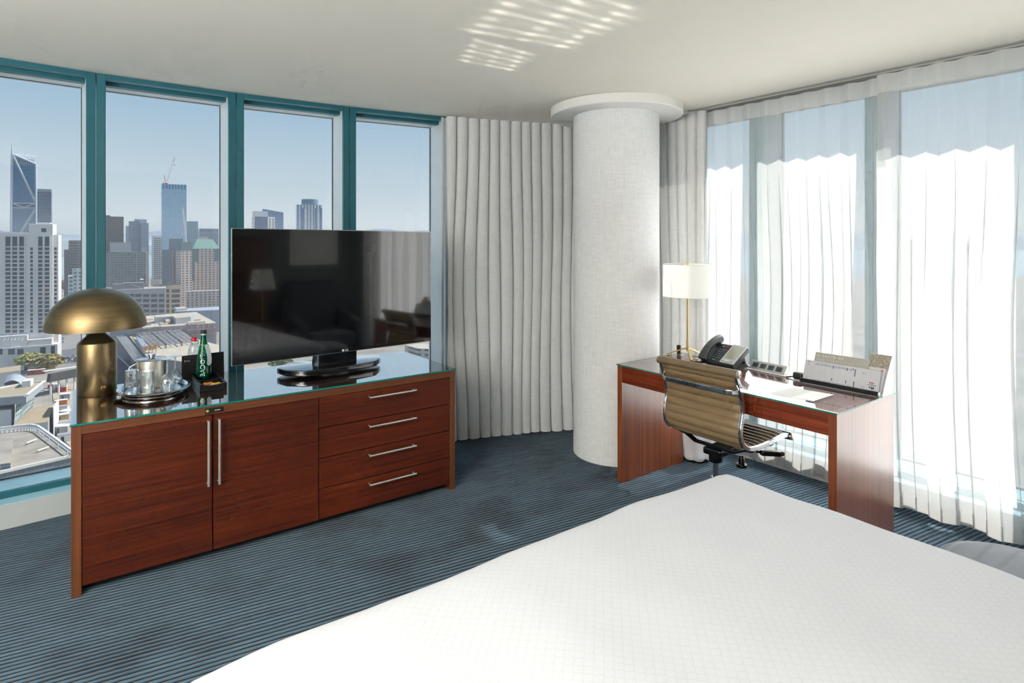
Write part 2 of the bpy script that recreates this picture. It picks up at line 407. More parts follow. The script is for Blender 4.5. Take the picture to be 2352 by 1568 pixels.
def carpet():
    m = bpy.data.materials.new('ribbed_carpet'); n, l, b = nodes_of(m)
    tc = n.new('ShaderNodeTexCoord'); mp = n.new('ShaderNodeMapping'); mp.vector_type = 'POINT'
    mp.inputs['Rotation'].default_value = (0, 0, -math.radians(28.0))
    l.new(tc.outputs['Object'], mp.inputs[0])
    wv = n.new('ShaderNodeTexWave'); wv.wave_type = 'BANDS'; wv.bands_direction = 'Y'; wv.wave_profile = 'SIN'
    wv.inputs['Scale'].default_value = 0.314 / 0.0245; wv.inputs['Distortion'].default_value = 0.5; wv.inputs['Detail'].default_value = 1.0; wv.inputs['Detail Scale'].default_value = 3.0
    l.new(mp.outputs[0], wv.inputs['Vector'])
    st = n.new('ShaderNodeMapping'); st.inputs['Scale'].default_value = (2.2, 40, 1); l.new(mp.outputs[0], st.inputs[0])
    n1 = n.new('ShaderNodeTexNoise'); n1.inputs['Scale'].default_value = 1.0; n1.inputs['Detail'].default_value = 4; l.new(st.outputs[0], n1.inputs['Vector'])
    n2 = n.new('ShaderNodeTexNoise'); n2.inputs['Scale'].default_value = 2.6; n2.inputs['Detail'].default_value = 5; l.new(tc.outputs['Object'], n2.inputs['Vector'])
    n3 = n.new('ShaderNodeTexNoise'); n3.inputs['Scale'].default_value = 420; n3.inputs['Detail'].default_value = 2; l.new(tc.outputs['Object'], n3.inputs['Vector'])
    base = n.new('ShaderNodeValToRGB')
    base.color_ramp.elements[0].position = 0.08; base.color_ramp.elements[0].color = lin(10, 22, 32)
    base.color_ramp.elements[1].position = 0.60; base.color_ramp.elements[1].color = lin(80, 114, 136)
    l.new(wv.outputs['Fac'], base.inputs[0])
    mx = n.new('ShaderNodeMixRGB'); mx.blend_type = 'MULTIPLY'; mx.inputs[0].default_value = 1.0
    r2 = n.new('ShaderNodeValToRGB'); r2.color_ramp.elements[0].position = 0.34; r2.color_ramp.elements[0].color = (0.42, 0.45, 0.5, 1); r2.color_ramp.elements[1].position = 0.52; r2.color_ramp.elements[1].color = (1, 1, 1, 1)
    l.new(n2.outputs['Fac'], r2.inputs[0]); l.new(base.outputs[0], mx.inputs[1]); l.new(r2.outputs[0], mx.inputs[2])
    m3 = n.new('ShaderNodeMixRGB'); m3.blend_type = 'MULTIPLY'; m3.inputs[0].default_value = 0.8
    r3 = n.new('ShaderNodeValToRGB'); r3.color_ramp.elements[0].position = 0.3; r3.color_ramp.elements[0].color = (0.55, 0.58, 0.6, 1); r3.color_ramp.elements[1].position = 0.65
    l.new(n1.outputs['Fac'], r3.inputs[0]); l.new(mx.outputs[0], m3.inputs[1]); l.new(r3.outputs[0], m3.inputs[2])
    m4 = n.new('ShaderNodeMixRGB'); m4.blend_type = 'MULTIPLY'; m4.inputs[0].default_value = 0.7
    r4 = n.new('ShaderNodeValToRGB'); r4.color_ramp.elements[0].position = 0.32; r4.color_ramp.elements[0].color = (0.5, 0.5, 0.5, 1); r4.color_ramp.elements[1].position = 0.6
    l.new(n3.outputs['Fac'], r4.inputs[0]); l.new(m3.outputs[0], m4.inputs[1]); l.new(r4.outputs[0], m4.inputs[2])
    l.new(m4.outputs[0], b.inputs['Base Color'])
    b.inputs['Roughness'].default_value = 0.95; b.inputs['Specular IOR Level'].default_value = 0.1; b.inputs['Sheen Weight'].default_value = 0.15
    bp = n.new('ShaderNodeBump'); bp.inputs['Strength'].default_value = 0.9; bp.inputs['Distance'].default_value = 0.006
    l.new(wv.outputs['Fac'], bp.inputs['Height'])
    b2 = n.new('ShaderNodeBump'); b2.inputs['Strength'].default_value = 0.5; b2.inputs['Distance'].default_value = 0.003
    l.new(n3.outputs['Fac'], b2.inputs['Height']); l.new(bp.outputs[0], b2.inputs['Normal']); l.new(b2.outputs[0], b.inputs['Normal'])
    return m

outer = []
for i, p in enumerate(FAC):
    a = FAC[max(i - 1, 0)]; q = FAC[min(i + 1, len(FAC) - 1)]
    o = offs(a, q, 0.345); outer.append((p[0] + o.x, p[1] + o.y))
outer += [rw(-1.62, 0.345), rw(2.67, 0.345), BACK_R, BACK_L]
tag(MB().prism(outer, -0.30, 0.0).build('floor', carpet()), 'blue grey ribbed carpet floor', None, None, 'structure')
M_CEIL = M('ceiling_paint', (234, 229, 217), 0.9, noise_amt=0.01, bump=0.03, bump_scale=180)
tag(MB().prism(outer, CEIL, CEIL + 0.4).build('ceiling', M_CEIL), 'smooth off-white painted ceiling', None, None, 'structure')
M_WALL = M('back_wall_paint', (196, 190, 178), 0.85, noise_amt=0.02)
M_WALLD = M('dark_wallcovering', (104, 112, 112), 0.8, noise_amt=0.05)
def wallbox(name, p, q, mat, label, z0=0.0, z1=CEIL, t=0.12):
    o = offs(p, q, t)
    tag(MB().prism([p, q, (q[0] + o.x, q[1] + o.y), (p[0] + o.x, p[1] + o.y)], z0, z1).build(name, mat), label, None, None, 'structure')
wallbox('wall_back', BACK_R, BACK_L, M_WALLD, 'grey green wall behind the bed head')
wallbox('wall_left', BACK_L, FAC[0], M_WALL, 'plain painted wall on the entry side')

# ---- windows
M_TEAL = M('teal_frame_paint', (34, 98, 110), 0.42, spec=0.5, noise_amt=0.03)
M_TEAL2 = M('teal_bead_paint', (46, 118, 132), 0.38, noise_amt=0.03)
M_SILV = M('silver_reveal_paint', (206, 214, 216), 0.45, noise_amt=0.02)
M_BASEW = M('base_panel_paint', (186, 192, 194), 0.6, noise_amt=0.02)
M_SILL = M('skylit_teal_sill', (158, 200, 214), 0.4, noise_amt=0.03)  # teal sill lightened in colour to carry the sky light on its treads
M_GASK = M('rubber_gasket', (40, 46, 48), 0.6)
M_PANE = thin_glass('tinted_window_glass', (0.28, 0.29, 0.295), r0=0.03)
M_PANE2 = thin_glass('sunny_side_window_glass', (0.44, 0.45, 0.45), r0=0.03)
M_FRIN = M('lit_teal_frame', (150, 188, 198), 0.42, noise_amt=0.03)  # teal frame colour brightened to stand in for light behind the right sheers
def window_unit(idx, A, B, glass, label):
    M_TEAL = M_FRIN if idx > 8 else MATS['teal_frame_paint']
    A = Vector(A); B = Vector(B); L = (B - A).length; ang = math.atan2(B.y - A.y, B.x - A.x)
    w = thing('window_%d' % idx, label, None, (A.x, A.y, 0), ang, None, 'structure')
    g = 0.002; jw = 0.046
    for x0, x1 in ((g, jw), (L - jw, L - g)):
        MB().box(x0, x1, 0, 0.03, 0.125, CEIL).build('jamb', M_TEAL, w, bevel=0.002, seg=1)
        x0b, x1b = (x0, x0 + 0.042) if x0 < 0.1 else (x1 - 0.042, x1)
        MB().box(x0b, x1b, 0.0305, 0.34, 0.125, CEIL).build('reveal', M_SILV, w)
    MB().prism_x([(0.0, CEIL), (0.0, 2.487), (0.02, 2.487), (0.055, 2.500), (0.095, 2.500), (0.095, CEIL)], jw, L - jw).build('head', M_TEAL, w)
    MB().prism_x([(0.020, 2.4995), (0.020, 2.488), (0.04, 2.486), (0.07, 2.489), (0.094, 2.4995)], jw, L - jw).build('head_bead', M_TEAL2, w, smooth=50)
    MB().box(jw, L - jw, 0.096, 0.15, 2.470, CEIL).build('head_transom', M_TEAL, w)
    MB().box(0.045, L - 0.045, 0.151, 0.34, 2.481, CEIL).build('soffit', M_SILV, w)
    MB().box(g, L - g, -0.012, 0.0, 0.0, 0.128).build('base_panel', M_BASEW, w)
    MB().prism_x([(-0.006, 0.124), (-0.006, 0.131), (0.085, 0.133), (0.085, 0.0), (0.0, 0.0), (0.0, 0.124)], jw + 0.001, L - jw - 0.001).build('sill', M_SILL, w)
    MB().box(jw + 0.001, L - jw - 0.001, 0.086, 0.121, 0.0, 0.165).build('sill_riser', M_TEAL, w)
    MB().box(0.031, L - 0.031, 0.1215, 0.34, 0.0, 0.168).build('sill_tread', M_SILL, w)
    for (x0, x1, z0, z1) in ((0.045, 0.0475, 0.17, 2.479), (L - 0.0475, L - 0.045, 0.17, 2.479), (0.051, L - 0.051, 0.17, 0.176), (0.051, L - 0.051, 2.479, 2.4805)):
        MB().box(x0, x1, 0.296, 0.308, z0, z1).build('gasket', M_GASK, w)
    MB().add([(0.037, 0.302, 0.176), (L - 0.037, 0.302, 0.176), (L - 0.037, 0.302, 2.480), (0.037, 0.302, 2.480)], [(0, 1, 2, 3)]).build('pane', glass, w)
    return w
wl_lab = ['teal framed window at the far left, outside the picture', 'teal framed window left of the lamp, cut by the picture edge', 'teal framed window at the picture edge behind the brass lamp',
          'teal framed window behind the tray and bottles', 'teal framed window behind the left half of the television', 'teal framed window behind the right half of the television',
          'window hidden behind the grey drape', 'window behind the fabric column']
for i in range(len(FAC) - 1): window_unit(i + 1, FAC[i], FAC[i + 1], M_PANE, wl_lab[i])
rw_lab = ['narrow window behind the right grey drape', 'window behind sheers beside the desk lamp', 'window behind sheers over the desk phone', 'window behind sheers over the brochure rack', 'window behind sheers by the ottoman', 'window behind sheers beside the armchair']
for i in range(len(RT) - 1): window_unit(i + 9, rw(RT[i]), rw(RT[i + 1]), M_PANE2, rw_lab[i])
# corner post
tag(MB().prism([FAC[-1], CORNER, rw(-1.5, 0.345), outer[len(FAC) - 1]], 0, CEIL).build('wall_corner_post', M_SILV), 'metal post in the window corner behind the column', None, None, 'structure')

# ---- column and ceiling disc
COLC = (0.764, 4.275); COLR = 0.311
M_COL = woven('column_wallcovering', (228, 229, 229), 0.0, 150, 150, 0.07, 0.2)
bm = MB()
prof = [(COLR, 0.0), (COLR, CEIL - 0.002)]
def colf(u, v):
    a = 2 * PI * u; return (COLC[0] + COLR * math.cos(a), COLC[1] + COLR * math.sin(a), v * (CEIL - 0.001))
bm.grid(colf, 96, 2, wrap_u=True)
tag(bm.build('column', M_COL, smooth=60), 'round column wrapped in pale grey linen wallcovering', 'column', None, 'structure')
M_DISC = M('disc_paint', (232, 231, 226), 0.8, noise_amt=0.01)
tag(MB().lathe([(COLR + 0.001, 0.0), (0.472, 0.0), (0.478, 0.006), (0.478, 0.062)], 96, (COLC[0], COLC[1], CEIL - 0.0625), cap0=False, cap1=False).build('trim_1', M_DISC, smooth=30), 'white plaster disc on the ceiling around the column', None, None, 'structure')

# ---- curtains
class Path:
    def __init__(s, pts):
        s.p = [Vector(p) for p in pts]; s.d = [0.0]
        for a, b in zip(s.p, s.p[1:]): s.d.append(s.d[-1] + (b - a).length)
        s.L = s.d[-1]
    def at(s, x):
        i = 0
        while i < len(s.d) - 2 and x > s.d[i + 1]: i += 1
        f = (x - s.d[i]) / (s.d[i + 1] - s.d[i]); a, b = s.p[i], s.p[i + 1]
        t = (b - a).normalized()
        def tan(j):
            a_, b_ = s.p[max(j - 1, 0)], s.p[min(j + 1, len(s.p) - 1)]; return (b_ - a_).normalized()
        tt = (tan(i) * (1 - f) + tan(i + 1) * f).normalized()
        return a + (b - a) * f, tt
def curtain_mb(path, z0, z1, period, a_top, a_bot, seed, per_fold=12, nz=26, sharp=False, room=-1, wander=0.5, fold_x=0.22, ends=None):
    nf = max(1, int(round(path.L / period))); nu = nf * per_fold + 1
    def fn(u, v):
        z = z1 + (z0 - z1) * v
        s_ = u * path.L
        drift = wander * noise.noise(Vector((s_ * 1.7, v * 1.1, seed))) * smooth01(v * 1.6)
        ph = 2 * PI * (u * nf) + drift * 2 * PI + (1.5 * noise.noise(Vector((s_ * 4.0, 0.3, seed + 2))) if sharp else 0.0)
        merge = 0.75 + 0.65 * noise.noise(Vector((s_ * 2.1, v * 0.8, seed + 5)))
        A = (a_top + (a_bot - a_top) * smooth01(v * 1.8)) * (1 + (merge - 0.75) * smooth01(v * 2))
        if sharp: nn = A * (abs(math.sin(ph / 2)) ** 0.65) * 2 - A
        else:
            m_ = 0.7 * smooth01(v * 1.7 - 0.1)
            nn = A * ((1 - m_) * math.sin(ph) + m_ * 1.25 * math.sin(ph * 0.5 + 1.3 + 2.2 * noise.noise(Vector((s_ * 1.3, 0.0, seed + 9)))))
        sx = s_ + fold_x * period * math.sin(2 * ph) * (0.15 + 0.85 * smooth01(v * 2.5)) * (0.0 if sharp else 1.0)
        if sharp: sx = s_ - fold_x * period * math.sin(ph) * (0.5 + 0.5 * smooth01(v * 2))
        sx = max(0.0, min(path.L, sx))
        p, t = path.at(sx); q = p + Vector((-t.y, t.x)) * (room * nn)
        if v > 0.985: q = q + Vector((-t.y, t.x)) * room * 0.004
        return (q.x, q.y, z + (0.012 * noise.noise(Vector((s_ * 5, 0, seed))) if v > 0.99 else 0))
    return MB().grid(fn, nu, nz), nf
M_DRAPE = woven('grey_linen_drape', (222, 222, 220), 0.10, 170, 190, 0.06, 0.15)
M_DRAPEH = woven('grey_linen_hem', (202, 202, 199), 0.06, 170, 190, 0.06, 0.15)
M_SHEER = fabric_sheer('white_sheer', (0.78, 0.78, 0.77), 0.36, 0.58)
M_SHEERH = fabric_sheer('white_sheer_header', (0.90, 0.90, 0.88), 0.06, 0.50)
M_TRACK = M('grey_track_metal', (120, 120, 118), 0.5)
def curtain(name, label, cat, pts, mat, mat_h, period, a_top, a_bot, seed, z0=0.02, z1=CEIL - 0.014, header=0.10, hem=0.10, group=None, **kw):
    path = Path(pts)
    th = thing(name, label, cat, (path.p[0].x, path.p[0].y, 0), 0, group)
    T = Matrix.Translation((-path.p[0].x, -path.p[0].y, 0))
    mb, nf = curtain_mb(path, z0, z1, period, a_top, a_bot, seed, **kw)
    mb.xf(T).build('panel', mat, th, smooth=180)
    if header > 0:
        kh = dict(kw); kh['nz'] = 5
        full = (z1 - z0)
        def sub(za, zb, push):
            nz = kw.get('nz', 26); k2 = dict(kw); k2['nz'] = nz
            m2, _ = curtain_mb(path, z0, z1, period, a_top, a_bot, seed, **k2)
            nu = len(m2.v) // nz
            rows = [j for j in range(nz) if za - 0.001 <= m2.v[j * nu][2] <= zb + 0.001]
            return m2, nu, rows
        # separate strip that follows the folds at the top
        mb2 = MB()
        nu = nf * kw.get('per_fold', 12) + 1
        rows = 4
        src = [mb.v[i] for i in range(nu)]
        vv = []
        for j in range(rows):
            for i in range(nu):
                x, y, z = src[i]; a = src[max(i - 1, 0)]; b_ = src[min(i + 1, nu - 1)]
                t = Vector((b_[0] - a[0], b_[1] - a[1])); t = t.normalized() if t.length > 1e-6 else Vector((1, 0))
                o = Vector((-t.y, t.x)) * (kw.get('room', -1) * 0.004)
                vv.append((x + o.x, y + o.y, z1 + 0.001 - header * j / (rows - 1)))
        ff = [(j * nu + i, j * nu + i + 1, (j + 1) * nu + i + 1, (j + 1) * nu + i) for j in range(rows - 1) for i in range(nu - 1)]
        mb2.add(vv, ff).build('header', mat_h, th, smooth=180)
        nzr = len(mb.v) // nu; vv = []
        for j in (nzr - 1, nzr - 2):
            for i in range(nu):
                x, y, z = mb.v[j * nu + i]; a = mb.v[j * nu + max(i - 1, 0)]; b_ = mb.v[j * nu + min(i + 1, nu - 1)]
                t = Vector((b_[0] - a[0], b_[1] - a[1])); t = t.normalized() if t.length > 1e-6 else Vector((1, 0))
                o = Vector((-t.y, t.x)) * (kw.get('room', -1) * 0.003)
                vv.append((x + o.x, y + o.y, z))
        MB().add(vv, [(i, i + 1, nu + i + 1, nu + i) for i in range(nu - 1)]).build('hem', mat, th, smooth=180)
    return th
LD = [(-0.50, 4.455), (-0.25, 4.56), (0.05, 4.66), (0.35, 4.74), (0.70, 4.81), (0.88, 4.835), (1.02, 4.845)]
curtain('drape', 'pale grey linen drape left of the fabric column', 'curtain', LD, M_DRAPE, M_DRAPEH, 0.088, 0.022, 0.040, 3.0, z0=0.012, header=0, per_fold=16, nz=36, sharp=True, wander=1.0, fold_x=0.16)
RDp = [(1.03, 4.69), (1.17, 4.55), (1.285, 4.42), (1.385, 4.30), (1.425, 4.245)]
curtain('drape', 'pale grey linen drape between the column and the white sheers', 'curtain', RDp, M_DRAPE, M_DRAPEH, 0.088, 0.020, 0.038, 9.0, z0=0.012, header=0, per_fold=16, nz=36, sharp=True, wander=0.9, fold_x=0.16)
curtain('sheer_strip', 'thin white sheer edge beside the teal frame and left drape', 'curtain', [(-0.548, 4.492), (-0.51, 4.512), (-0.46, 4.535)], M_SHEERH, M_SHEERH, 0.05, 0.008, 0.016, 21.0, header=0, per_fold=10, nz=14)
def rs(t, v): p = RW0 + RD * t + RN * v; return (p.x, p.y)
S1 = [rs(-0.83 + 0.1 * k, -0.060) for k in range(0, 14)]
S2 = [rs(0.415 + 0.1 * k, -0.118) for k in range(0, 17)]
curtain('sheer_curtain', 'white sheer curtain behind the desk, right of the grey drape', 'curtain', S1, M_SHEER, M_SHEERH, 0.128, 0.013, 0.038, 31.0, z0=0.03, header=0.105, per_fold=14, nz=34, wander=0.6, fold_x=0.13, group='white sheers on the right window')
curtain('sheer_curtain', 'white sheer curtain at the right picture edge past the desk', 'curtain', S2, M_SHEER, M_SHEERH, 0.135, 0.013, 0.041, 47.0, z0=0.03, header=0.105, per_fold=14, nz=34, wander=0.6, fold_x=0.13, group='white sheers on the right window')
tr = thing('curtain_track', 'thin grey ceiling track above the white sheers', 'curtain track', V2(rs(-0.83, -0.07), CEIL), math.atan2(RD.y, RD.x))
MB().box(0, 3.4, -0.016, 0.016, -0.012, 0.0).build('rail', M_TRACK, tr)
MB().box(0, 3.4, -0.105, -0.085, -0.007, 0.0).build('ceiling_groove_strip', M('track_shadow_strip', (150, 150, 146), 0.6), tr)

# back corner drape (seen in the television)
curtain('drape', 'grey linen drape in the corner behind the armchair', 'curtain', [rs(2.15, -0.13), rs(2.35, -0.13), rs(2.6, -0.13)], M_DRAPE, M_DRAPEH, 0.088, 0.024, 0.034, 13.0, z0=0.012, header=0, per_fold=12, nz=20, sharp=True)
# ------------------------------------------------------------------ the long cabinet
M_WD = wood('mahogany_fronts', (48, 16, 8), (108, 43, 17), 'x', 0.34, 0.12)
M_WDF = wood('mahogany_frame', (82, 44, 24), (126, 74, 44), 'x', 0.36, 0.2)
M_WDFV = wood('mahogany_frame_upright', (82, 44, 24), (126, 74, 44), 'z', 0.36, 0.2)
M_BLACK = M('black_recess', (12, 10, 9), 0.7)
M_STEEL = M('brushed_steel', (226, 222, 212), 0.36, 0.85, noise_amt=0.05, noise_scale=40, stretch=(1, 1, 30))
M_CHROME = M('chrome', (215, 216, 218), 0.06, 1.0)
M_GTOP = thin_glass('clear_table_glass', (0.94, 0.97, 0.96), r0=0.06, power=1.45)
M_GEDGE = M('green_glass_edge', (22, 120, 108), 0.12, coat=0.4)
CL, CD, CH = 1.905, 0.742, 0.738
cab = thing('cabinet', 'long low mahogany cabinet with two doors and four drawers', 'cabinet', (-1.892, 2.493, 0), TH)
pt = 0.037
for x0, x1 in ((0, pt), (CL - pt, CL)):
    MB().box(x0, x1, 0, CD, 0, CH).build('side_panel', M_WDFV, cab, bevel=0.0015, seg=1)
MB().box(pt, CL - pt, 0, CD, 0.697, CH).build('top_panel', M_WDF, cab, bevel=0.0015, seg=1)
MB().box(pt, CL - pt, 0.03, CD - 0.005, 0.045, 0.697).build('carcass', M_BLACK, cab)
MB().box(pt, CL - pt, 0.06, CD - 0.03, 0, 0.045).build('plinth', M_BLACK, cab)
def bar_handle(parent, a, b, stand, r=0.006):
    a = Vector(a); b = Vector(b); d = (b - a).normalized(); off = Vector((0, -stand, 0))
    mb = MB().tube([a + off - d * 0.0, b + off], r, 12)
    for p in (a + d * 0.008, b - d * 0.008): mb.tube([p, p + off], r * 0.8, 10)
    mb.build('handle', M_STEEL, parent, smooth=40)
g = 0.0022
for k, (x0, x1) in enumerate(((pt, 0.548), (0.548, 1.061))):
    d = MB().box(x0 + g, x1 - g, 0.002, 0.026, 0.040, 0.695).build('door', M_WD, cab, bevel=0.0012, seg=1)
    hx = 0.526 if k == 0 else 0.573
    bar_handle(d, (hx, 0.002, 0.675), (hx, 0.002, 0.362), 0.030)
dz = (0.695 - 0.040) / 4
for k in range(4):
    z1 = 0.695 - k * dz
    d = MB().box(1.061 + g, CL - pt - g, 0.002, 0.026, z1 - dz + g, z1 - (g if k else 0)).build('drawer', M_WD, cab, bevel=0.0012, seg=1)
    bar_handle(d, (1.336, 0.002, z1 - 0.036), (1.626, 0.002, z1 - 0.036), 0.030)
npl = MB().box(0.515, 0.595, -0.0012, 0.0, 0.703, 0.729).build('name_plate', M('dark_plate', (46, 42, 32), 0.4, 0.4), cab)
MB().lathe([(0.0075, 0), (0.0075, 0.0006)], 8).xf(Matrix.Translation((0.524, -0.0012, 0.716)) @ Matrix.Rotation(PI / 2, 4, 'X')).build('emblem', M('plate_gold', (196, 180, 112), 0.4, 0.6), npl)
for k in range(5): MB().box(0.556 + k * 0.005, 0.5595 + k * 0.005, -0.0018, -0.0012, 0.7135, 0.7175).build('letter', M('plate_print', (214, 210, 196), 0.5), npl)

def glass_slab(name, label, x0, x1, y0, y1, z, loc, rz, t=0.009, mat=None):
    th = thing(name, label, 'glass top', loc, rz)
    MB().add([(x0, y0, z + t), (x1, y0, z + t), (x1, y1, z + t), (x0, y1, z + t)], [(0, 1, 2, 3)]).build('surface', mat or M_GTOP, th)
    e_ = 0.0025
    for b in ((x0, x1, y0, y0 + e_), (x0, x1, y1 - e_, y1), (x0, x0 + e_, y0 + e_, y1 - e_), (x1 - e_, x1, y0 + e_, y1 - e_)):
        MB().box(*b, z + 0.0005, z + t - 0.0002).build('edge', M_GEDGE, th)
    return th
glass_slab('cabinet_glass_top', 'clear glass sheet with green edge on the long cabinet', -0.004, CL + 0.004, -0.006, CD + 0.006, CH, (-1.892, 2.493, 0), TH)
GZ = CH + 0.0093
def cabp(x, y, z=GZ): return (-1.892 + x * math.cos(TH) - y * math.sin(TH), 2.493 + x * math.sin(TH) + y * math.cos(TH), z)

# ---- television
tvr = math.radians(40.6)
tv = thing('television', 'large flat television with black glossy screen on a wide base', 'television', (-1.07, 3.53, GZ), tvr)
M_TVB = M('tv_black_gloss', (10, 11, 12), 0.12, coat=0.6)
M_SCR = M('tv_screen', (5, 6, 7), 0.07, spec=0.9, coat=0.7, coat_rough=0.02)
M_TVS = M('tv_silver_rim', (176, 178, 178), 0.25, 0.9)
W2, Z0, Z1, YF = 0.617, 0.131, 0.858, -0.10
MB().box(-W2, W2, YF, YF + 0.012, Z0, Z1).build('rim', M_TVS, tv, bevel=0.002, seg=2)
MB().box(-W2 + 0.004, W2 - 0.004, YF - 0.002, YF + 0.004, Z0 + 0.022, Z1 - 0.004).build('screen', M_SCR, tv)
MB().box(-W2 + 0.004, W2 - 0.004, YF - 0.0022, YF + 0.004, Z0 + 0.004, Z0 + 0.0215).build('lower_bezel', M_TVB, tv)
MB().box(-W2 + 0.01, W2 - 0.01, YF + 0.012, YF + 0.026, Z0 + 0.006, Z1 - 0.01).build('back_cover', M_TVB, tv)
MB().box(-0.40, 0.40, YF + 0.026, YF + 0.065, Z0 + 0.03, Z1 - 0.25).build('back_housing', M_TVB, tv, bevel=0.01)
lg = text_mb('LG', 0.017, 0.0004).xf(Matrix.Translation((0.012, YF - 0.0027, Z0 + 0.0065)) @ Matrix.Rotation(PI / 2, 4, 'X'))
lgo = lg.build('logo', M('tv_logo_print', (214, 214, 214), 0.4), tv)
MB().lathe([(0.0068, 0), (0.0068, 0.0005)], 20).xf(Matrix.Translation((0.0, YF - 0.0023, Z0 + 0.0125)) @ Matrix.Rotation(PI / 2, 4, 'X')).build('logo_disc', M('tv_logo_print', (214, 214, 214), 0.4), lgo)
MB().prism_x([(YF + 0.055, 0.047), (0.06, 0.047), (0.02, 0.24), (YF + 0.055, 0.24)], -0.125, 0.115).build('neck', M_TVB, tv, bevel=0.003)
poly = []
for k in range(17):
    x = -0.225 + 0.45 * k / 16; poly.append((x, -0.155 - 0.030 * (1 - (x / 0.225) ** 2)))
poly += [(0.300, -0.075), (0.318, 0.03), (0.21, 0.155), (-0.21, 0.155), (-0.318, 0.03), (-0.300, -0.075)]
MB().prism([(x + 0.006, y + 0.085) for x, y in poly], 0.012, 0.046).build('stand_base', M('tv_base_black', (14, 17, 20), 0.10, coat=0.7), tv, smooth=35, bevel=0.006, seg=3)
MB().lathe([(0.14, 0.0), (0.14, 0.0115)], 40, (0, 0.07, 0)).build('swivel_disc', M('tv_swivel', (60, 62, 64), 0.3, 0.5), tv, smooth=40)

# ---- brass mushroom lamp
M_BRASS = M('brushed_brass', (140, 120, 88), 0.42, 1.0, noise_amt=0.12, noise_scale=3, stretch=(1, 1, 60))
M_BRASSV = M('brushed_brass_body', (144, 124, 92), 0.38, 1.0, noise_amt=0.10, noise_scale=3, stretch=(40, 40, 1))
lx = cabp(0.098, 0.563)
ml = thing('mushroom_lamp', 'antique brass table lamp with wide domed shade', 'lamp', lx, TH)
MB().lathe([(0.083, 0.0), (0.0855, 0.003), (0.0855, 0.262), (0.083, 0.268)], 64).build('body', M_BRASSV, ml, smooth=40)
MB().lathe([(0.083, 0.268), (0.078, 0.274), (0.024, 0.322), (0.021, 0.40)], 64, cap0=False).build('cone_neck', M_BRASSV, ml, smooth=30)
dp = []
for k in range(25):
    a = PI / 2 * k / 24; dp.append((0.2185 * math.cos(a) ** 0.92 if k < 24 else 0.0005, 0.342 + 0.204 * math.sin(a) ** 1.0))
inner = [(0.2165 * math.cos(PI / 2 * k / 24) if k < 24 else 0.0004, 0.341 + 0.200 * math.sin(PI / 2 * k / 24)) for k in range(24, -1, -1)]
MB().lathe(dp, 96, cap0=False, cap1=False).build('shade', M_BRASS, ml, smooth=60)
MB().lathe(inner[1:], 96, cap0=False, cap1=False).build('shade_lining', M('lamp_lining', (226, 222, 210), 0.6), ml, smooth=60)
MB().lathe([(0.0005, 0.40), (0.02, 0.405), (0.03, 0.43), (0.02, 0.455), (0.0005, 0.462)], 20, cap0=False, cap1=False).build('bulb', M('bulb_white', (236, 234, 226), 0.4), ml, smooth=60)
ba = math.radians(-90 + 18)
MB().lathe([(0.0125, 0), (0.0125, 0.002), (0.011, 0.003)], 24).xf(Matrix.Rotation(ba, 4, 'Z') @ Matrix.Translation((0.0852, 0, 0.042)) @ Matrix.Rotation(PI / 2, 4, 'Y')).build('switch_button', M('brass_button', (168, 136, 90), 0.3, 1.0), ml, smooth=40)

# ---- steel tray with bucket and glasses
TC = (0.335, 0.415)
M_STEEL2 = M('polished_steel', (200, 202, 204), 0.14, 1.0)
ty = thing('serving_tray', 'oval polished steel serving tray beside the brass lamp', 'tray', cabp(*TC), TH)
ax, ay = 0.170, 0.200
def ell(prof, name, mat):
    MB().lathe(prof, 72, (0, 0, 0), sx=ax, sy=ay, cap0=False, cap1=False).build(name, mat, ty, smooth=60)
ell([(0.0, 0.0), (0.80, 0.0), (0.82, 0.004), (0.82, 0.022)], 'foot_band', M_STEEL2)
ell([(0.0, 0.0135), (0.80, 0.0135), (0.86, 0.020), (0.90, 0.034), (0.97, 0.036), (1.0, 0.031), (0.985, 0.025), (0.90, 0.021), (0.825, 0.0125)], 'dish', M_STEEL2)
TZ = GZ + 0.0138
def on_tray(x, y): return cabp(x, y, TZ)
ib = thing('ice_bucket', 'brushed steel ice bucket with lid in the middle of the tray', 'bucket', on_tray(0.335, 0.508), TH + math.radians(150))
MB().lathe([(0.060, 0.0), (0.063, 0.003), (0.068, 0.145), (0.072, 0.149), (0.069, 0.151), (0.062, 0.147)], 56, cap1=False).build('pail', M_STEEL, ib, smooth=40)
MB().lathe([(0.063, 0.1475), (0.055, 0.1515), (0.018, 0.153), (0.012, 0.157), (0.021, 0.174), (0.0005, 0.1745)], 40, cap1=False).build('lid', M_STEEL2, ib, smooth=40)
MB().tube([(0.071, 0, 0.128), (0.10, 0.02, 0.11), (0.108, 0.03, 0.075), (0.09, 0.02, 0.05)], 0.004, 8).build('handle', M_STEEL2, ib, smooth=60)
MB().box(0.066, 0.073, -0.014, 0.014, 0.112, 0.140).build('handle_lug', M_STEEL2, ib, bevel=0.003)
M_GLASS = thin_glass('clear_drinking_glass', (0.93, 0.955, 0.965), r0=0.10, power=2.0, haze=0.03, hazecol=(0.85, 0.9, 0.95))
M_GBASE = thin_glass('thick_glass_base', (0.80, 0.86, 0.90), r0=0.22, power=2.0, haze=0.16, hazecol=(0.9, 0.95, 1.0))
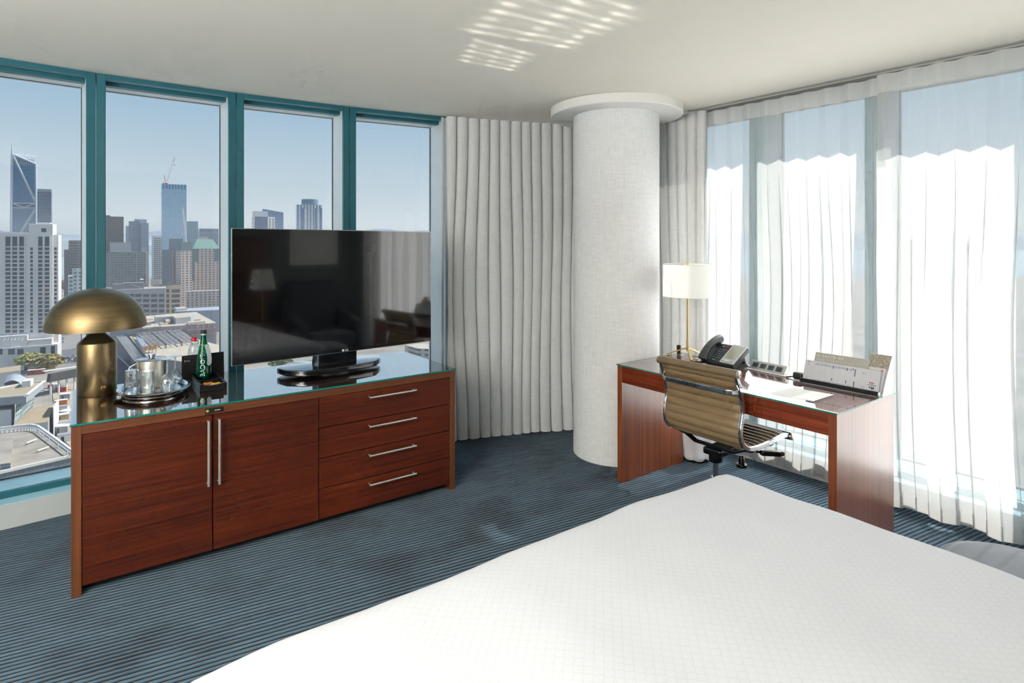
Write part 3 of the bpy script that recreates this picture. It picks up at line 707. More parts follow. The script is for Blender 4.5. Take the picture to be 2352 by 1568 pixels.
def tumbler(x, y, label, rz=0.0):
    t = thing('tumbler', label, 'glass', on_tray(x, y), rz, 'upturned glasses on the tray')
    MB().lathe([(0.0365, 0.0), (0.032, 0.094), (0.0315, 0.1085)], 40, cap0=False, cap1=False).build('wall', M_GLASS, t, smooth=60)
    MB().lathe([(0.0345, 0.0), (0.030, 0.093)], 40, cap0=False, cap1=False).build('inner_wall', M_GLASS, t, smooth=60)
    MB().lathe([(0.0005, 0.094), (0.0318, 0.094), (0.0315, 0.1085), (0.0285, 0.111), (0.0005, 0.1095)], 40, cap0=False, cap1=False).build('thick_base', M_GBASE, t, smooth=40)
    MB().lathe([(0.0345, 0.0), (0.0367, 0.0002), (0.0362, 0.003)], 40, cap0=False, cap1=False).build('rim', M_GBASE, t, smooth=60)
tumbler(0.303, 0.377, 'upturned clear tumbler at the front of the tray before the bucket')
tumbler(0.243, 0.447, 'upturned clear tumbler left of the ice bucket, nearest the lamp')
def wine(x, y, label):
    t = thing('wine_glass', label, 'glass', on_tray(x, y), 0.3, 'upturned glasses on the tray')
    MB().lathe([(0.030, 0.0), (0.0355, 0.024), (0.0365, 0.036), (0.032, 0.056), (0.020, 0.074), (0.008, 0.084), (0.004, 0.090)], 40, cap0=False, cap1=False).build('bowl', M_GLASS, t, smooth=60)
    MB().lathe([(0.0285, 0.0), (0.034, 0.024), (0.035, 0.036), (0.0305, 0.055), (0.018, 0.073), (0.005, 0.081)], 40, cap0=False, cap1=False).build('bowl_inside', M_GLASS, t, smooth=60)
    MB().lathe([(0.004, 0.088), (0.0034, 0.12), (0.0042, 0.150), (0.010, 0.156)], 16, cap0=False, cap1=False).build('stem', M_GBASE, t, smooth=60)
    MB().lathe([(0.008, 0.155), (0.032, 0.1595), (0.0335, 0.161), (0.0005, 0.1615)], 40, cap0=False, cap1=False).build('foot', M_GBASE, t, smooth=60)
wine(0.395, 0.386, 'upturned wine glass at the right of the tray, nearer the camera')
wine(0.438, 0.458, 'upturned wine glass at the right of the tray, behind the other')

# ---- minibar corner: black box, bottles, menu
bx0, bx1, by0, by1 = 0.532, 0.662, 0.290, 0.634
bt = thing('minibar_box', 'black wooden amenity box holding the green bottle', 'box', cabp((bx0 + bx1) / 2, (by0 + by1) / 2), TH)
M_BOX = M('matt_black_lacquer', (24, 24, 24), 0.35, noise_amt=0.08)
hw, hd = (bx1 - bx0) / 2, (by1 - by0) / 2
MB().box(-hw, hw, -hd, hd, 0, 0.008).build('floor_panel', M_BOX, bt)
for b in ((-hw, -hw + 0.012), (hw - 0.012, hw)): MB().box(b[0], b[1], -hd, hd, 0.008, 0.034).build('side', M_BOX, bt, bevel=0.001, seg=1)
n_ = 13
fr_ = [(-hw + 0.012 + (2 * hw - 0.024) * k / (n_ - 1)) for k in range(n_)]
mbf = MB()
tp = [0.034 - 0.008 * math.sin(PI * k / (n_ - 1)) for k in range(n_)]
for y0, y1 in ((-hd, -hd + 0.012), (-0.03, -0.018), (hd - 0.012, hd)):
    vv = []; ff = []
    for k in range(n_):
        for y in (y0, y1): vv += [(fr_[k], y, 0.008), (fr_[k], y, tp[k])]
    for k in range(n_ - 1):
        a, b = 4 * k, 4 * k + 4
        ff += [(a, b, b + 1, a + 1), (b + 2, a + 2, a + 3, b + 3), (a + 1, b + 1, b + 3, a + 3)]
    MB().add(vv, ff).build('divider', M_BOX, bt)
def packet(dx, dy, rz, col1, label, name='sweetener_packet'):
    p = cabp((bx0 + bx1) / 2 + dx, (by0 + by1) / 2 + dy, GZ + 0.0083)
    t = thing(name, label, 'packet', p, TH + rz, 'snack packets in the black box')
    MB().box(-0.022, 0.022, -0.012, 0.012, 0, 0.014).build('wrapper', col1, t, bevel=0.004, seg=2)
    MB().box(-0.026, -0.0221, -0.011, 0.011, 0.005, 0.008).build('crimp', col1, t)
    MB().box(0.0221, 0.026, -0.011, 0.011, 0.005, 0.008).build('crimp', col1, t)
    MB().box(-0.012, 0.010, -0.006, 0.006, 0.0141, 0.0146).build('print_patch', M('packet_print', (120, 92, 40), 0.5), t)
packet(-0.016, -0.128, 0.25, M('foil_silver', (186, 182, 172), 0.35, 0.3), 'silver foil packet lying in the black box')
packet(0.024, -0.095, 0.35, M('foil_yellow', (226, 176, 32), 0.4), 'yellow snack packet lying in the black box')
packet(-0.010, -0.062, 0.1, M('foil_orange', (196, 124, 52), 0.45), 'orange brown packet at the back of the box compartment')

M_GREEN = thin_glass('green_bottle_glass', (0.02, 0.36, 0.20), r0=0.07, power=3.0, haze=0.22, hazecol=(0.0, 0.27, 0.13))
M_LIQ = M('dark_bottle_content', (6, 44, 36), 0.25)
gb = thing('green_bottle', 'tall green water bottle with white lettering in the black box', 'bottle', cabp(0.592, 0.579, GZ + 0.0085), 0.0)
bprof = [(0.034, 0.0), (0.0395, 0.004), (0.0405, 0.03), (0.0395, 0.07), (0.035, 0.115), (0.0285, 0.155), (0.0215, 0.19), (0.0160, 0.222), (0.0142, 0.250)]
MB().lathe(bprof, 48, cap1=False).build('glass_body', M_GREEN, gb, smooth=60)
MB().lathe([(r_ - 0.0025, z + 0.002) for r_, z in bprof[:5]] + [(0.0295, 0.135)], 40).build('content', M_LIQ, gb, smooth=60)
MB().lathe([(0.0152, 0.249), (0.0152, 0.257)], 32).build('cap_ring', M('cap_ring_silver', (200, 204, 200), 0.35), gb, smooth=40)
MB().lathe([(0.0155, 0.2571), (0.0155, 0.2755), (0.0135, 0.2775)], 32).build('cap', M('dark_green_cap', (18, 62, 44), 0.35), gb, smooth=40)
def bend_label(mb, rad_at, z0, ang0):
    out = []
    for x, y, z in mb.v:
        zz = z0 + x; r_ = rad_at(zz); a = ang0 - y / r_
        out.append(((r_ + 0.0006 + z) * math.cos(a), (r_ + 0.0006 + z) * math.sin(a), zz))
    mb.v = out
    return mb
def brad(z):
    for (r0, z0), (r1, z1) in zip(bprof, bprof[1:]):
        if z0 <= z <= z1: return r0 + (r1 - r0) * (z - z0) / (z1 - z0)
    return bprof[-1][0]
face = math.atan2(-gb.location.y, -gb.location.x)
M_LBL = M('white_bottle_print', (226, 232, 228), 0.5)
bend_label(text_mb('BADOIT', 0.034, 0.0001, spacing=1.02), brad, 0.020, face + 0.16).build('lettering', M_LBL, gb)
ring = MB()
for rr_ in (0.0118, 0.0068):
    pts = [(rr_ * math.cos(2 * PI * k / 24), rr_ * math.sin(2 * PI * k / 24)) for k in range(25)]
    for (x0, y0), (x1, y1) in zip(pts, pts[1:]):
        f_ = 0.90
        ring.add([(x0, y0, 0), (x1, y1, 0), (x1 * f_, y1 * f_, 0), (x0 * f_, y0 * f_, 0)], [(0, 1, 2, 3)])
ring.v = [(x + 0.0, y, z) for x, y, z in ring.v]
bend_label(ring, brad, 0.152, face - 0.05).build('emblem_ring', M('ring_print', (70, 170, 130), 0.5), gb)
tg = MB()
ta = face + 0.62
n_t = 12
vv = []
for k in range(n_t + 1):
    t = k / n_t; z = 0.196 - 0.118 * t; w_ = 0.0135 if t < 0.88 else 0.0135 * math.sqrt(max(0, 1 - ((t - 0.88) / 0.12) ** 2)) + 0.0008
    rr_ = brad(min(0.196, z)) + 0.004 + 0.012 * math.sin(PI * min(1, t * 0.9)); 
    for s_ in (-1, 1):
        vv.append((rr_ * math.cos(ta) - s_ * w_ * math.sin(ta), rr_ * math.sin(ta) + s_ * w_ * math.cos(ta), z))
ff = [(2 * k, 2 * k + 1, 2 * k + 3, 2 * k + 2) for k in range(n_t)]
tg.add(vv, ff)
to = tg.build('hang_tag', M('tag_card', (206, 212, 218), 0.6), gb)
md = to.modifiers.new('thick', 'SOLIDIFY'); md.thickness = 0.0006
MB().tube([(brad(0.20) * 1.04 * math.cos(2 * PI * k / 24), brad(0.20) * 1.04 * math.sin(2 * PI * k / 24), 0.198 + 0.006 * math.cos(2 * PI * k / 24 - ta + PI)) for k in range(25)], 0.0008, 6).build('tag_loop', M('tag_card', (206, 212, 218), 0.6), gb)

pb = thing('plastic_bottle', 'clear plastic water bottle with red cap behind the menu', 'bottle', cabp(0.560, 0.706), 0.0)
pp = [(0.027, 0.0), (0.031, 0.006), (0.0315, 0.05), (0.0295, 0.055), (0.0315, 0.06), (0.0315, 0.10), (0.0295, 0.105), (0.0315, 0.11), (0.0315, 0.15), (0.028, 0.172), (0.019, 0.192), (0.0135, 0.200), (0.0135, 0.204)]
MB().lathe(pp, 36, cap1=False).build('body', thin_glass('clear_pet', (0.88, 0.92, 0.95), r0=0.10, power=2.4, haze=0.10, hazecol=(0.9, 0.95, 1)), pb, smooth=60)
MB().lathe([(0.0140, 0.2042), (0.0140, 0.208)], 24).build('neck_ring', M('pet_white', (226, 232, 240), 0.4), pb)
MB().lathe([(0.0150, 0.2082), (0.0150, 0.226), (0.013, 0.2285), (0.011, 0.231)], 24).build('cap', M('red_cap', (196, 30, 32), 0.4), pb, smooth=40)

mn = thing('menu_card', 'black in-room bar menu card standing behind the green bottle', 'menu', cabp(0.4925, 0.640), TH + math.radians(2.0))
M_MENU = M('black_menu_card', (26, 28, 27), 0.45, noise_amt=0.05)
MB().prism_x([(0.0, 0.0), (0.003, 0.0), (0.013, 0.137), (0.010, 0.137)], 0, 0.218).build('front_leaf', M_MENU, mn)
MB().prism_x([(0.0255, 0.0), (0.0285, 0.0), (0.0165, 0.137), (0.0135, 0.137)], 0, 0.218).build('rear_leaf', M_MENU, mn)
tl = math.atan2(0.010, 0.137)
def menu_text(s_, size, x, z, mat):
    text_mb(s_, size, 0.0001, spacing=1.1).xf(Matrix.Translation((x, z * math.tan(tl) - 0.0006, z)) @ Matrix.Rotation(PI / 2 - tl, 4, 'X')).build('lettering', mat, mn)
menu_text('IN-ROOM', 0.0155, 0.010, 0.119, M('menu_print_dim', (70, 66, 58), 0.5))
menu_text('BAR', 0.0155, 0.010, 0.101, M('menu_print', (176, 174, 166), 0.5))
# ------------------------------------------------------------------ the desk
DR = TH - PI / 2
D0 = (0.676, 3.73)
M_DK = wood('cherry_desk', (84, 30, 16), (146, 66, 36), 'x', 0.26, 0.4, coat_rough=0.10)
M_DKV = wood('cherry_desk_upright', (96, 42, 18), (158, 84, 38), 'z', 0.3, 1.0, coat_rough=0.25)
DL, DD, DH = 1.352, 0.640, 0.746
desk = thing('desk', 'reddish cherry wood writing desk with panel legs', 'desk', (D0[0], D0[1], 0), DR)
for x0, x1 in ((0, 0.038), (DL - 0.038, DL)):
    MB().box(x0, x1, 0, DD - 0.02, 0, DH).build('leg_panel', M_DKV, desk, bevel=0.0015, seg=1)
MB().box(0.0385, DL - 0.0385, 0, DD, DH - 0.040, DH).build('top_slab', M_DK, desk, bevel=0.0015, seg=1)
for x0, x1 in ((0.038, 0.404), (0.404, 0.942), (0.942, DL - 0.038)):
    MB().box(x0 + 0.001, x1 - 0.001, 0.004 if x0 != 0.404 else 0.012, 0.03, 0.640, DH - 0.041).build('drawer_front', M_DK, desk, bevel=0.001, seg=1)
MB().box(0.04, DL - 0.04, 0.031, 0.50, 0.645, DH - 0.041).build('drawer_box', M_BLACK, desk)
glass_slab('desk_glass_top', 'clear glass sheet with green edge on the cherry desk', -0.004, DL + 0.004, -0.005, DD + 0.005, DH, (D0[0], D0[1], 0), DR, 0.008, thin_glass('clear_desk_glass', (0.94, 0.97, 0.96), r0=0.05, power=3.0))
DGZ = DH + 0.0083
cd_, sd_ = math.cos(DR), math.sin(DR)
def dp_(x, y, z=DGZ): return (D0[0] + x * cd_ - y * sd_, D0[1] + x * sd_ + y * cd_, z)

# ---- desk lamp
M_GOLD = M('pale_gold_metal', (178, 160, 112), 0.32, 1.0)
dl = thing('desk_lamp', 'slim gold tripod desk lamp with white drum shade', 'lamp', dp_(0.128, 0.548), DR)
for k in range(3):
    a = math.radians(k * 120 - 42)
    MB().ribbon([(0.0, 0.0, 0.062), (0.030 * math.cos(a), 0.030 * math.sin(a), 0.054), (0.145 * math.cos(a), 0.145 * math.sin(a), 0.004)], 0.0075, 0.0045, (-math.sin(a), math.cos(a), 0)).build('foot', M_GOLD, dl)
MB().lathe([(0.0100, 0.045), (0.0100, 0.115)], 16).build('hub', M_GOLD, dl, smooth=40)
MB().lathe([(0.0074, 0.115), (0.0074, 0.655)], 16).build('pole', M_GOLD, dl, smooth=40)
M_SHADE = fabric_sheer('white_lamp_shade', (0.90, 0.90, 0.87), 0.05, 0.45)
MB().lathe([(0.1645, 0.412), (0.1625, 0.632)], 72, cap0=False, cap1=False).build('shade', M_SHADE, dl, smooth=80)
for z, r_ in ((0.412, 0.1645), (0.632, 0.1625)):
    MB().tube([(r_ * math.cos(2 * PI * k / 72), r_ * math.sin(2 * PI * k / 72), z) for k in range(73)], 0.002, 6, cap=False).build('shade_rim', M('shade_trim', (226, 224, 214), 0.6), dl, smooth=60)
sp = MB()
for k in range(3):
    a = math.radians(k * 120 + 20); sp.tube([(0, 0, 0.618), (0.161 * math.cos(a), 0.161 * math.sin(a), 0.628)], 0.0016, 6)
sp.build('shade_spider', M_GOLD, dl)
MB().lathe([(0.0005, 0.46), (0.022, 0.475), (0.029, 0.51), (0.018, 0.55), (0.014, 0.585)], 24, cap0=False).build('bulb', M('bulb_white', (236, 234, 226), 0.4), dl, smooth=60)
# plug and cable at the back corner
M_BLKP = M('black_plastic', (20, 21, 23), 0.38)
pk = thing('wall_plug_box', 'small black plug box at the back corner of the desk', 'plug box', dp_(0.02, 0.595), DR + 0.3)
MB().box(-0.013, 0.013, -0.009, 0.009, 0, 0.030).build('lower_housing', M_BLKP, pk, bevel=0.003)
MB().box(-0.014, 0.014, -0.011, 0.011, 0.0302, 0.062).build('upper_housing', M_BLKP, pk, bevel=0.003)
M_WCABLE = M('white_cable', (206, 206, 204), 0.5)
wc = [dp_(0.036, 0.590, DGZ + 0.02), dp_(0.07, 0.60, DGZ + 0.014), dp_(0.12, 0.615, DGZ + 0.004), dp_(0.18, 0.60, DGZ + 0.003), dp_(0.20, 0.54, DGZ + 0.003), dp_(0.14, 0.50, DGZ + 0.003)]
def catmull(pts, n=8):
    pts = [Vector(p) for p in pts]; q = [pts[0]] + pts + [pts[-1]]; out = []
    for i in range(1, len(q) - 2):
        for k in range(n):
            t = k / n; p0, p1, p2, p3 = q[i - 1], q[i], q[i + 1], q[i + 2]
            out.append(0.5 * ((2 * p1) + (p2 - p0) * t + (2 * p0 - 5 * p1 + 4 * p2 - p3) * t * t + (3 * p1 - p0 - 3 * p2 + p3) * t ** 3))
    out.append(pts[-1]); return out
cb = MB().tube([p - Vector(wc[0]) for p in catmull(wc)], 0.0028, 8).build('lamp_cable', M_WCABLE, None, smooth=60, loc=wc[0])
tag(cb, 'white lamp cable curling over the desk corner', 'cable')

# ---- phone
M_PH = M('charcoal_phone_plastic', (62, 66, 70), 0.42)
M_PHD = M('dark_phone_face', (44, 47, 49), 0.45)
M_PHS = M('silver_phone_bezel', (176, 180, 180), 0.35, 0.3)
ph = thing('desk_phone', 'charcoal desk phone with silver framed screen and handset', 'phone', dp_(0.452, 0.505), DR + math.radians(-4))
ph.scale = (0.9, 0.9, 0.9)
tilt = math.radians(33)
FT = Matrix.Translation((0, -0.095, 0.016)) @ Matrix.Rotation(tilt, 4, 'X')
def onface(mb): return mb.xf(FT)
onface(MB().box(-0.125, 0.135, 0, 0.195, -0.012, 0.022)).build('body', M_PH, ph, bevel=0.005)
MB().prism_x([(-0.09, 0.0), (0.085, 0.0), (0.085, 0.010), (0.05, 0.03), (0.03, 0.085), (0.0, 0.06), (-0.085, 0.012)], -0.10, 0.125).build('stand_foot', M_PH, ph, bevel=0.002)
onface(MB().box(-0.070, 0.018, 0.004, 0.190, 0.0222, 0.0245)).build('key_panel', M_PHD, ph)
bz = onface(MB().box(0.019, 0.134, 0.006, 0.200, 0.0222, 0.031)).build('screen_bezel', M_PHS, ph, bevel=0.006, seg=3)
onface(MB().box(0.031, 0.121, 0.048, 0.184, 0.0311, 0.0318)).build('screen', M('phone_screen', (150, 152, 138), 0.12, coat=0.5), bz)
onface(MB().box(0.058, 0.094, 0.018, 0.032, 0.0311, 0.034)).build('softkey', M('softkey_grey', (190, 192, 190), 0.4), bz, bevel=0.001)
for x in (0.028, 0.100): onface(MB().box(x, x + 0.022, 0.022, 0.027, 0.0311, 0.0325)).build('softkey', M('softkey_mark', (130, 134, 134), 0.4), bz)
km = MB().box(-0.0065, 0.0065, -0.005, 0.005, 0, 0.0035).mesh('key', M('phone_key', (96, 104, 110), 0.35), bevel=0.0012, seg=1)
def key(x, y, mesh=km):
    o = link('key', mesh, ph); o.matrix_basis = FT @ Matrix.Translation((x, y, 0.0246))
for r_ in range(5):
    for c_ in range(3): key(-0.049 + c_ * 0.022, 0.046 + r_ * 0.0205)
key(-0.044, 0.165, MB().box(-0.011, 0.011, -0.004, 0.004, 0, 0.003).mesh('key', M('key_bluegrey', (118, 140, 148), 0.35), bevel=0.001, seg=1))
key(-0.010, 0.165, MB().box(-0.011, 0.011, -0.004, 0.004, 0, 0.003).mesh('key', M('key_red', (196, 52, 40), 0.4), bevel=0.001, seg=1))
key(-0.036, 0.022, MB().box(-0.014, 0.014, -0.005, 0.005, 0, 0.003).mesh('key', M('key_green', (40, 148, 112), 0.4), bevel=0.001, seg=1))
# handset lies along the left side
hs = []
for k in range(15):
    t = k / 14; y = -0.012 + 0.225 * t
    z = 0.045 + 0.030 * math.sin(PI * t) ** 0.8
    hs.append(((-0.100, y, z), 0.0245 + 0.0075 * (abs(2 * t - 1) ** 2.2)))
hmb = MB().tube([p for p, _ in hs], [r_ for _, r_ in hs], 18)
hmb.v = [(-0.100 + (x + 0.100) * 1.08, y, z) for x, y, z in hmb.v]
onface(hmb).build('handset', M_PH, ph, smooth=70)
for y in (0.005, 0.185): onface(MB().lathe([(0.024, 0.0), (0.026, 0.018)], 20, (-0.100, y, 0.0225))).build('handset_pad', M_PHD, ph, smooth=40)
MB().lathe([(0.009, 0), (0.009, 0.012)], 16).xf(Matrix.Translation((0.136, 0.0, 0.045)) @ Matrix.Rotation(PI / 2, 4, 'Y')).build('tilt_knob', M_BLKP, ph, smooth=40)
# coiled cord
c0 = catmull([(-0.104, -0.105, 0.022), (-0.150, -0.130, 0.013), (-0.185, -0.165, 0.012), (-0.150, -0.205, 0.012), (-0.095, -0.190, 0.012), (-0.088, -0.155, 0.012), (-0.125, -0.140, 0.018)], 26)
co = []
for i, p in enumerate(c0):
    t = (c0[min(i + 1, len(c0) - 1)] - c0[max(i - 1, 0)]).normalized(); s_ = Vector((-t.y, t.x, 0)).normalized() if abs(t.z) < 0.99 else Vector((1, 0, 0))
    for q in range(3):
        a = (i * 3 + q) * 2 * PI / 7.0; co.append(p + (s_ * math.cos(a) + Vector((0, 0, 1)) * math.sin(a)) * 0.0075)
MB().tube(co, 0.0023, 6).build('coiled_cord', M_BLKP, ph, smooth=60)
tag(MB().box(-0.055, 0.055, -0.014, 0.014, 0, 0.0006).build('notepaper', M('white_paper', (226, 226, 222), 0.8), None, loc=dp_(0.33, 0.345), rot=(0, 0, DR)), 'small white paper slip in front of the phone', 'paper')

# ---- power unit
pw = thing('power_hub', 'silver desktop power hub with four dark outlets', 'power hub', dp_(0.700, 0.560), DR + math.radians(-5))
M_ALU = M('satin_aluminium', (206, 204, 198), 0.35, 0.7)
MB().box(-0.150, 0.150, -0.045, 0.035, 0, 0.005).build('flange', M_ALU, pw, bevel=0.001)
MB().prism_x([(-0.026, 0.0052), (0.026, 0.0052), (0.026, 0.048), (0.012, 0.052)], -0.118, 0.118).build('housing', M_ALU, pw, bevel=0.001)
ft = math.atan2(0.052 - 0.005, 0.012 + 0.026)
for k in range(4):
    mtx = Matrix.Translation((-0.083 + k * 0.053, -0.0075, 0.0283)) @ Matrix.Rotation(ft, 4, 'X')
    ou = MB().box(-0.019, 0.019, -0.016, 0.016, 0.0, 0.0015).xf(mtx).build('outlet', M('outlet_bluegrey', (70, 82, 98), 0.4), pw)
    for (x, y, w_, h_) in (((-0.007, 0.005, 0.002, 0.005), (0.007, 0.005, 0.002, 0.004), (0.0, -0.008, 0.003, 0.003)) if k else ((-0.005, 0.0, 0.003, 0.009), (0.005, 0.0, 0.003, 0.009))):
        MB().box(x - w_, x + w_, y - h_, y + h_, 0.0016, 0.0022).xf(mtx).build('slot', M_BLACK, ou)
ch = thing('charger_plug', 'small black charger plug with cable beside the power hub', 'charger', dp_(0.905, 0.520), DR + math.radians(8))
MB().box(-0.026, 0.026, -0.022, 0.022, 0.0, 0.040).build('housing', M_BLKP, ch, bevel=0.010, seg=3)
MB().box(0.0265, 0.034, -0.016, 0.016, 0.006, 0.034).build('plug_face', M('charger_grey', (150, 152, 150), 0.3), ch, bevel=0.004)
MB().tube(catmull([(-0.026, 0, 0.012), (-0.045, -0.006, 0.007), (-0.062, -0.018, 0.0045)]), 0.004, 8).build('cable_stub', M_BLKP, ch, smooth=60)

# ---- brochures
br = thing('brochure_rack', 'clear rack with black foot bar carrying the brochures', 'rack', dp_(0.945, 0.468), DR)
BW = 0.392
MB().box(0, BW, 0, 0.05, 0, 0.003).build('base', M_BLKP, br)
MB().prism_x([(-0.004, 0.0), (0.006, 0.0), (0.004, 0.022), (-0.004, 0.022)], -0.003, BW + 0.003).build('foot_bar', M_BLKP, br, bevel=0.001)
MB().lathe([(0.011, 0), (0.011, 0.004)], 20).xf(Matrix.Translation((BW + 0.003, 0.0, 0.011)) @ Matrix.Rotation(PI / 2, 4, 'Y')).build('end_cap', M('clear_plastic_cap', (200, 204, 206), 0.2), br, smooth=40)
MB().prism_x([(0.048, 0.0035), (0.050, 0.0035), (0.092, 0.095), (0.090, 0.095)], 0.01, BW - 0.01).build('back_plate', thin_glass('clear_acrylic', (0.9, 0.93, 0.94), r0=0.06), br)
def leaflet(name, label, x0, x1, ybase, lean, h, mat, curve=0.0, z0=0.0035, thick=0.0012):
    """upright sheet leaning back, bottom edge at rack y=ybase"""
    o = thing(name, label, 'brochure', dp_(0.945 + x0, 0.468 + ybase, DGZ + z0), DR, 'brochures on the desk')
    n_ = 8; poly = []
    for s_ in (0, 1):
        rng = range(n_ + 1) if s_ == 0 else range(n_, -1, -1)
        for k in rng:
            t = k / n_; y = h * math.sin(lean) * t + curve * t * t; z = h * math.cos(lean) * t; poly.append((y + s_ * thick, z))
    MB().prism_x(poly, 0, x1 - x0).build('sheet', mat, o)
    fx = lambda x, t, off=0.0008: (x, h * math.sin(lean) * t + curve * t * t - off, h * math.cos(lean) * t)
    return o, fx, h, lean
M_PAPER = M('brochure_white', (196, 197, 204), 0.55)
M_PAPG = M('brochure_greige', (168, 166, 158), 0.5)
o, fx, h, ln = leaflet('brochure', 'wide folded white timetable leaflet at the front of the rack', 0.004, BW - 0.004, 0.012, 0.20, 0.118, M_PAPER, 0.012)
def panel(o, fx, x0, x1, t0, t1, mat, name='printed_panel'):
    MB().add([fx(x0, t0), fx(x1, t0), fx(x1, t1), fx(x0, t1)], [(0, 1, 2, 3)]).build(name, mat, o)
M_PBLUE = M('print_pale_blue', (164, 172, 186), 0.6, noise_amt=0.25, noise_scale=220, stretch=(1, 1, 0.3))
M_PDARK = M('print_dark', (74, 78, 92), 0.6)
M_PMID = M('print_mid', (120, 126, 140), 0.6)
for x0, x1 in ((0.055, 0.150), (0.158, 0.222), (0.232, 0.252)): panel(o, fx, x0, x1, 0.10, 0.92, M_PBLUE)
for x0, x1, t0, t1 in ((0.1505, 0.1545, 0.25, 0.92), (0.2225, 0.2265, 0.25, 0.92), (0.2525, 0.2565, 0.04, 0.94), (0.262, 0.2665, 0.12, 0.40), (0.262, 0.2665, 0.60, 0.92)): panel(o, fx, x0, x1, t0, t1, M_PDARK, 'printed_bar')
for x0 in (0.018, 0.302, 0.312): panel(o, fx, x0, x0 + 0.0022, 0.15, 0.86, M_PMID, 'vertical_lettering')
for k in range(9):
    t = 0.18 + k * 0.08
    for x0, x1 in ((0.062, 0.085), (0.095, 0.108), (0.118, 0.142), (0.165, 0.182), (0.192, 0.214)): panel(o, lambda x, tt: fx(x, tt, 0.0012), x0 + 0.003 * ((k * 7) % 3), x1 - 0.004 * ((k * 5) % 3), t, t + 0.012, M('print_line_white', (214, 216, 222), 0.6), 'print_line')
# round emblem
def disc_on(o, fx, cx, ct, r_, mat, h, a0=0, a1=2 * PI, off=0.0014, name='emblem'):
    n_ = 20; vv = [fx(cx + r_ * math.cos(a0 + (a1 - a0) * k / n_), ct + r_ / h * math.sin(a0 + (a1 - a0) * k / n_), off) for k in range(n_ + 1)]
    MB().add(vv, [tuple(range(n_ + 1))]).build(name, mat, o)
disc_on(o, fx, 0.350, 0.40, 0.020, M('emblem_white', (206, 206, 210), 0.5), h, 0.05, PI - 0.05)
for k, (dx, dt, w_, hh) in enumerate(((-0.009, 0.06, 0.003, 0.03), (0.001, 0.06, 0.0025, 0.06), (0.009, 0.05, 0.002, 0.03), (-0.008, -0.13, 0.003, 0.03), (0.001, -0.15, 0.003, 0.05), (0.009, -0.15, 0.003, 0.05))):
    panel(o, lambda x, tt: fx(x, tt, 0.0018), 0.350 + dx - w_, 0.350 + dx + w_, 0.40 + dt - hh, 0.40 + dt + hh, M('emblem_red', (178, 56, 56), 0.5) if k == 1 else M('emblem_dark', (46, 48, 58), 0.5), 'emblem_mark')
panel(o, lambda x, tt: fx(x, tt, 0.0018), 0.330, 0.371, 0.355, 0.375, M('emblem_dark', (46, 48, 58), 0.5), 'emblem_bar')
disc_on(o, fx, 0.022, 0.93, 0.004, M_PMID, h)
def text_on(o, fx, h, lean, s_, size, x, t, mat, spacing=1.15):
    p = fx(x, t, 0.0012); text_mb(s_, size, 0.0001, spacing=spacing).xf(Matrix.Translation(p) @ Matrix.Rotation(PI / 2 - lean, 4, 'X')).build('lettering', mat, o)
o, fx, h, ln = leaflet('brochure', 'greige city dining brochure with pale capital lettering behind the timetable', 0.030, BW - 0.080, 0.034, 0.45, 0.172, M_PAPG, 0.0)
text_on(o, fx, h, ln, 'A TASTE OF', 0.0185, 0.012, 0.865, M('foil_print_white', (232, 228, 208), 0.3), 1.5)
text_on(o, fx, h, ln, 'SAN FRANCISCO', 0.0185, 0.012, 0.735, M('foil_print_dim', (204, 200, 178), 0.3), 1.5)
o, fx, h, ln = leaflet('brochure', 'white leaflet with small grey lettering at the right of the rack', BW - 0.105, BW - 0.002, 0.0405, 0.45, 0.135, M('leaflet_white', (202, 200, 202), 0.55), 0.0)
text_on(o, fx, h, ln, 'Connect Faster', 0.0115, 0.010, 0.86, M_PMID, 1.0)
disc_on(o, fx, 0.088, 0.90, 0.005, M('leaf_red', (186, 84, 84), 0.5), h)
o, fx, h, ln = leaflet('brochure', 'brochure with a harbour photograph, tallest at the right of the rack', BW - 0.098, BW + 0.004, 0.047, 0.48, 0.205, M('leaflet_back', (190, 190, 188), 0.5), 0.02)
def photo_mat():
    m = bpy.data.materials.new('harbour_photo'); n, l, b = nodes_of(m)
    tc = n.new('ShaderNodeTexCoord'); mp = n.new('ShaderNodeMapping'); mp.inputs['Scale'].default_value = (130, 130, 330)
    nz = n.new('ShaderNodeTexNoise'); nz.inputs['Scale'].default_value = 1.0; nz.inputs['Detail'].default_value = 6
    rp = n.new('ShaderNodeValToRGB'); el = rp.color_ramp.elements
    el[0].position = 0.30; el[0].color = lin(70, 78, 84); el[1].position = 0.72; el[1].color = lin(214, 214, 206)
    e_ = el.new(0.45); e_.color = lin(134, 142, 138); e_ = el.new(0.58); e_.color = lin(176, 150, 120)
    l.new(tc.outputs['Object'], mp.inputs[0]); l.new(mp.outputs[0], nz.inputs['Vector']); l.new(nz.outputs['Fac'], rp.inputs[0]); l.new(rp.outputs[0], b.inputs['Base Color'])
    return m
panel(o, fx, 0.001, 0.101, 0.62, 0.995, photo_mat(), 'photograph')
for nm, lb, x, y, sx_, sy_, rz in (('white_sheet', 'white sheet under the desk glass near the chair', 0.95, 0.26, 0.28, 0.215, 0.0),):
    pass

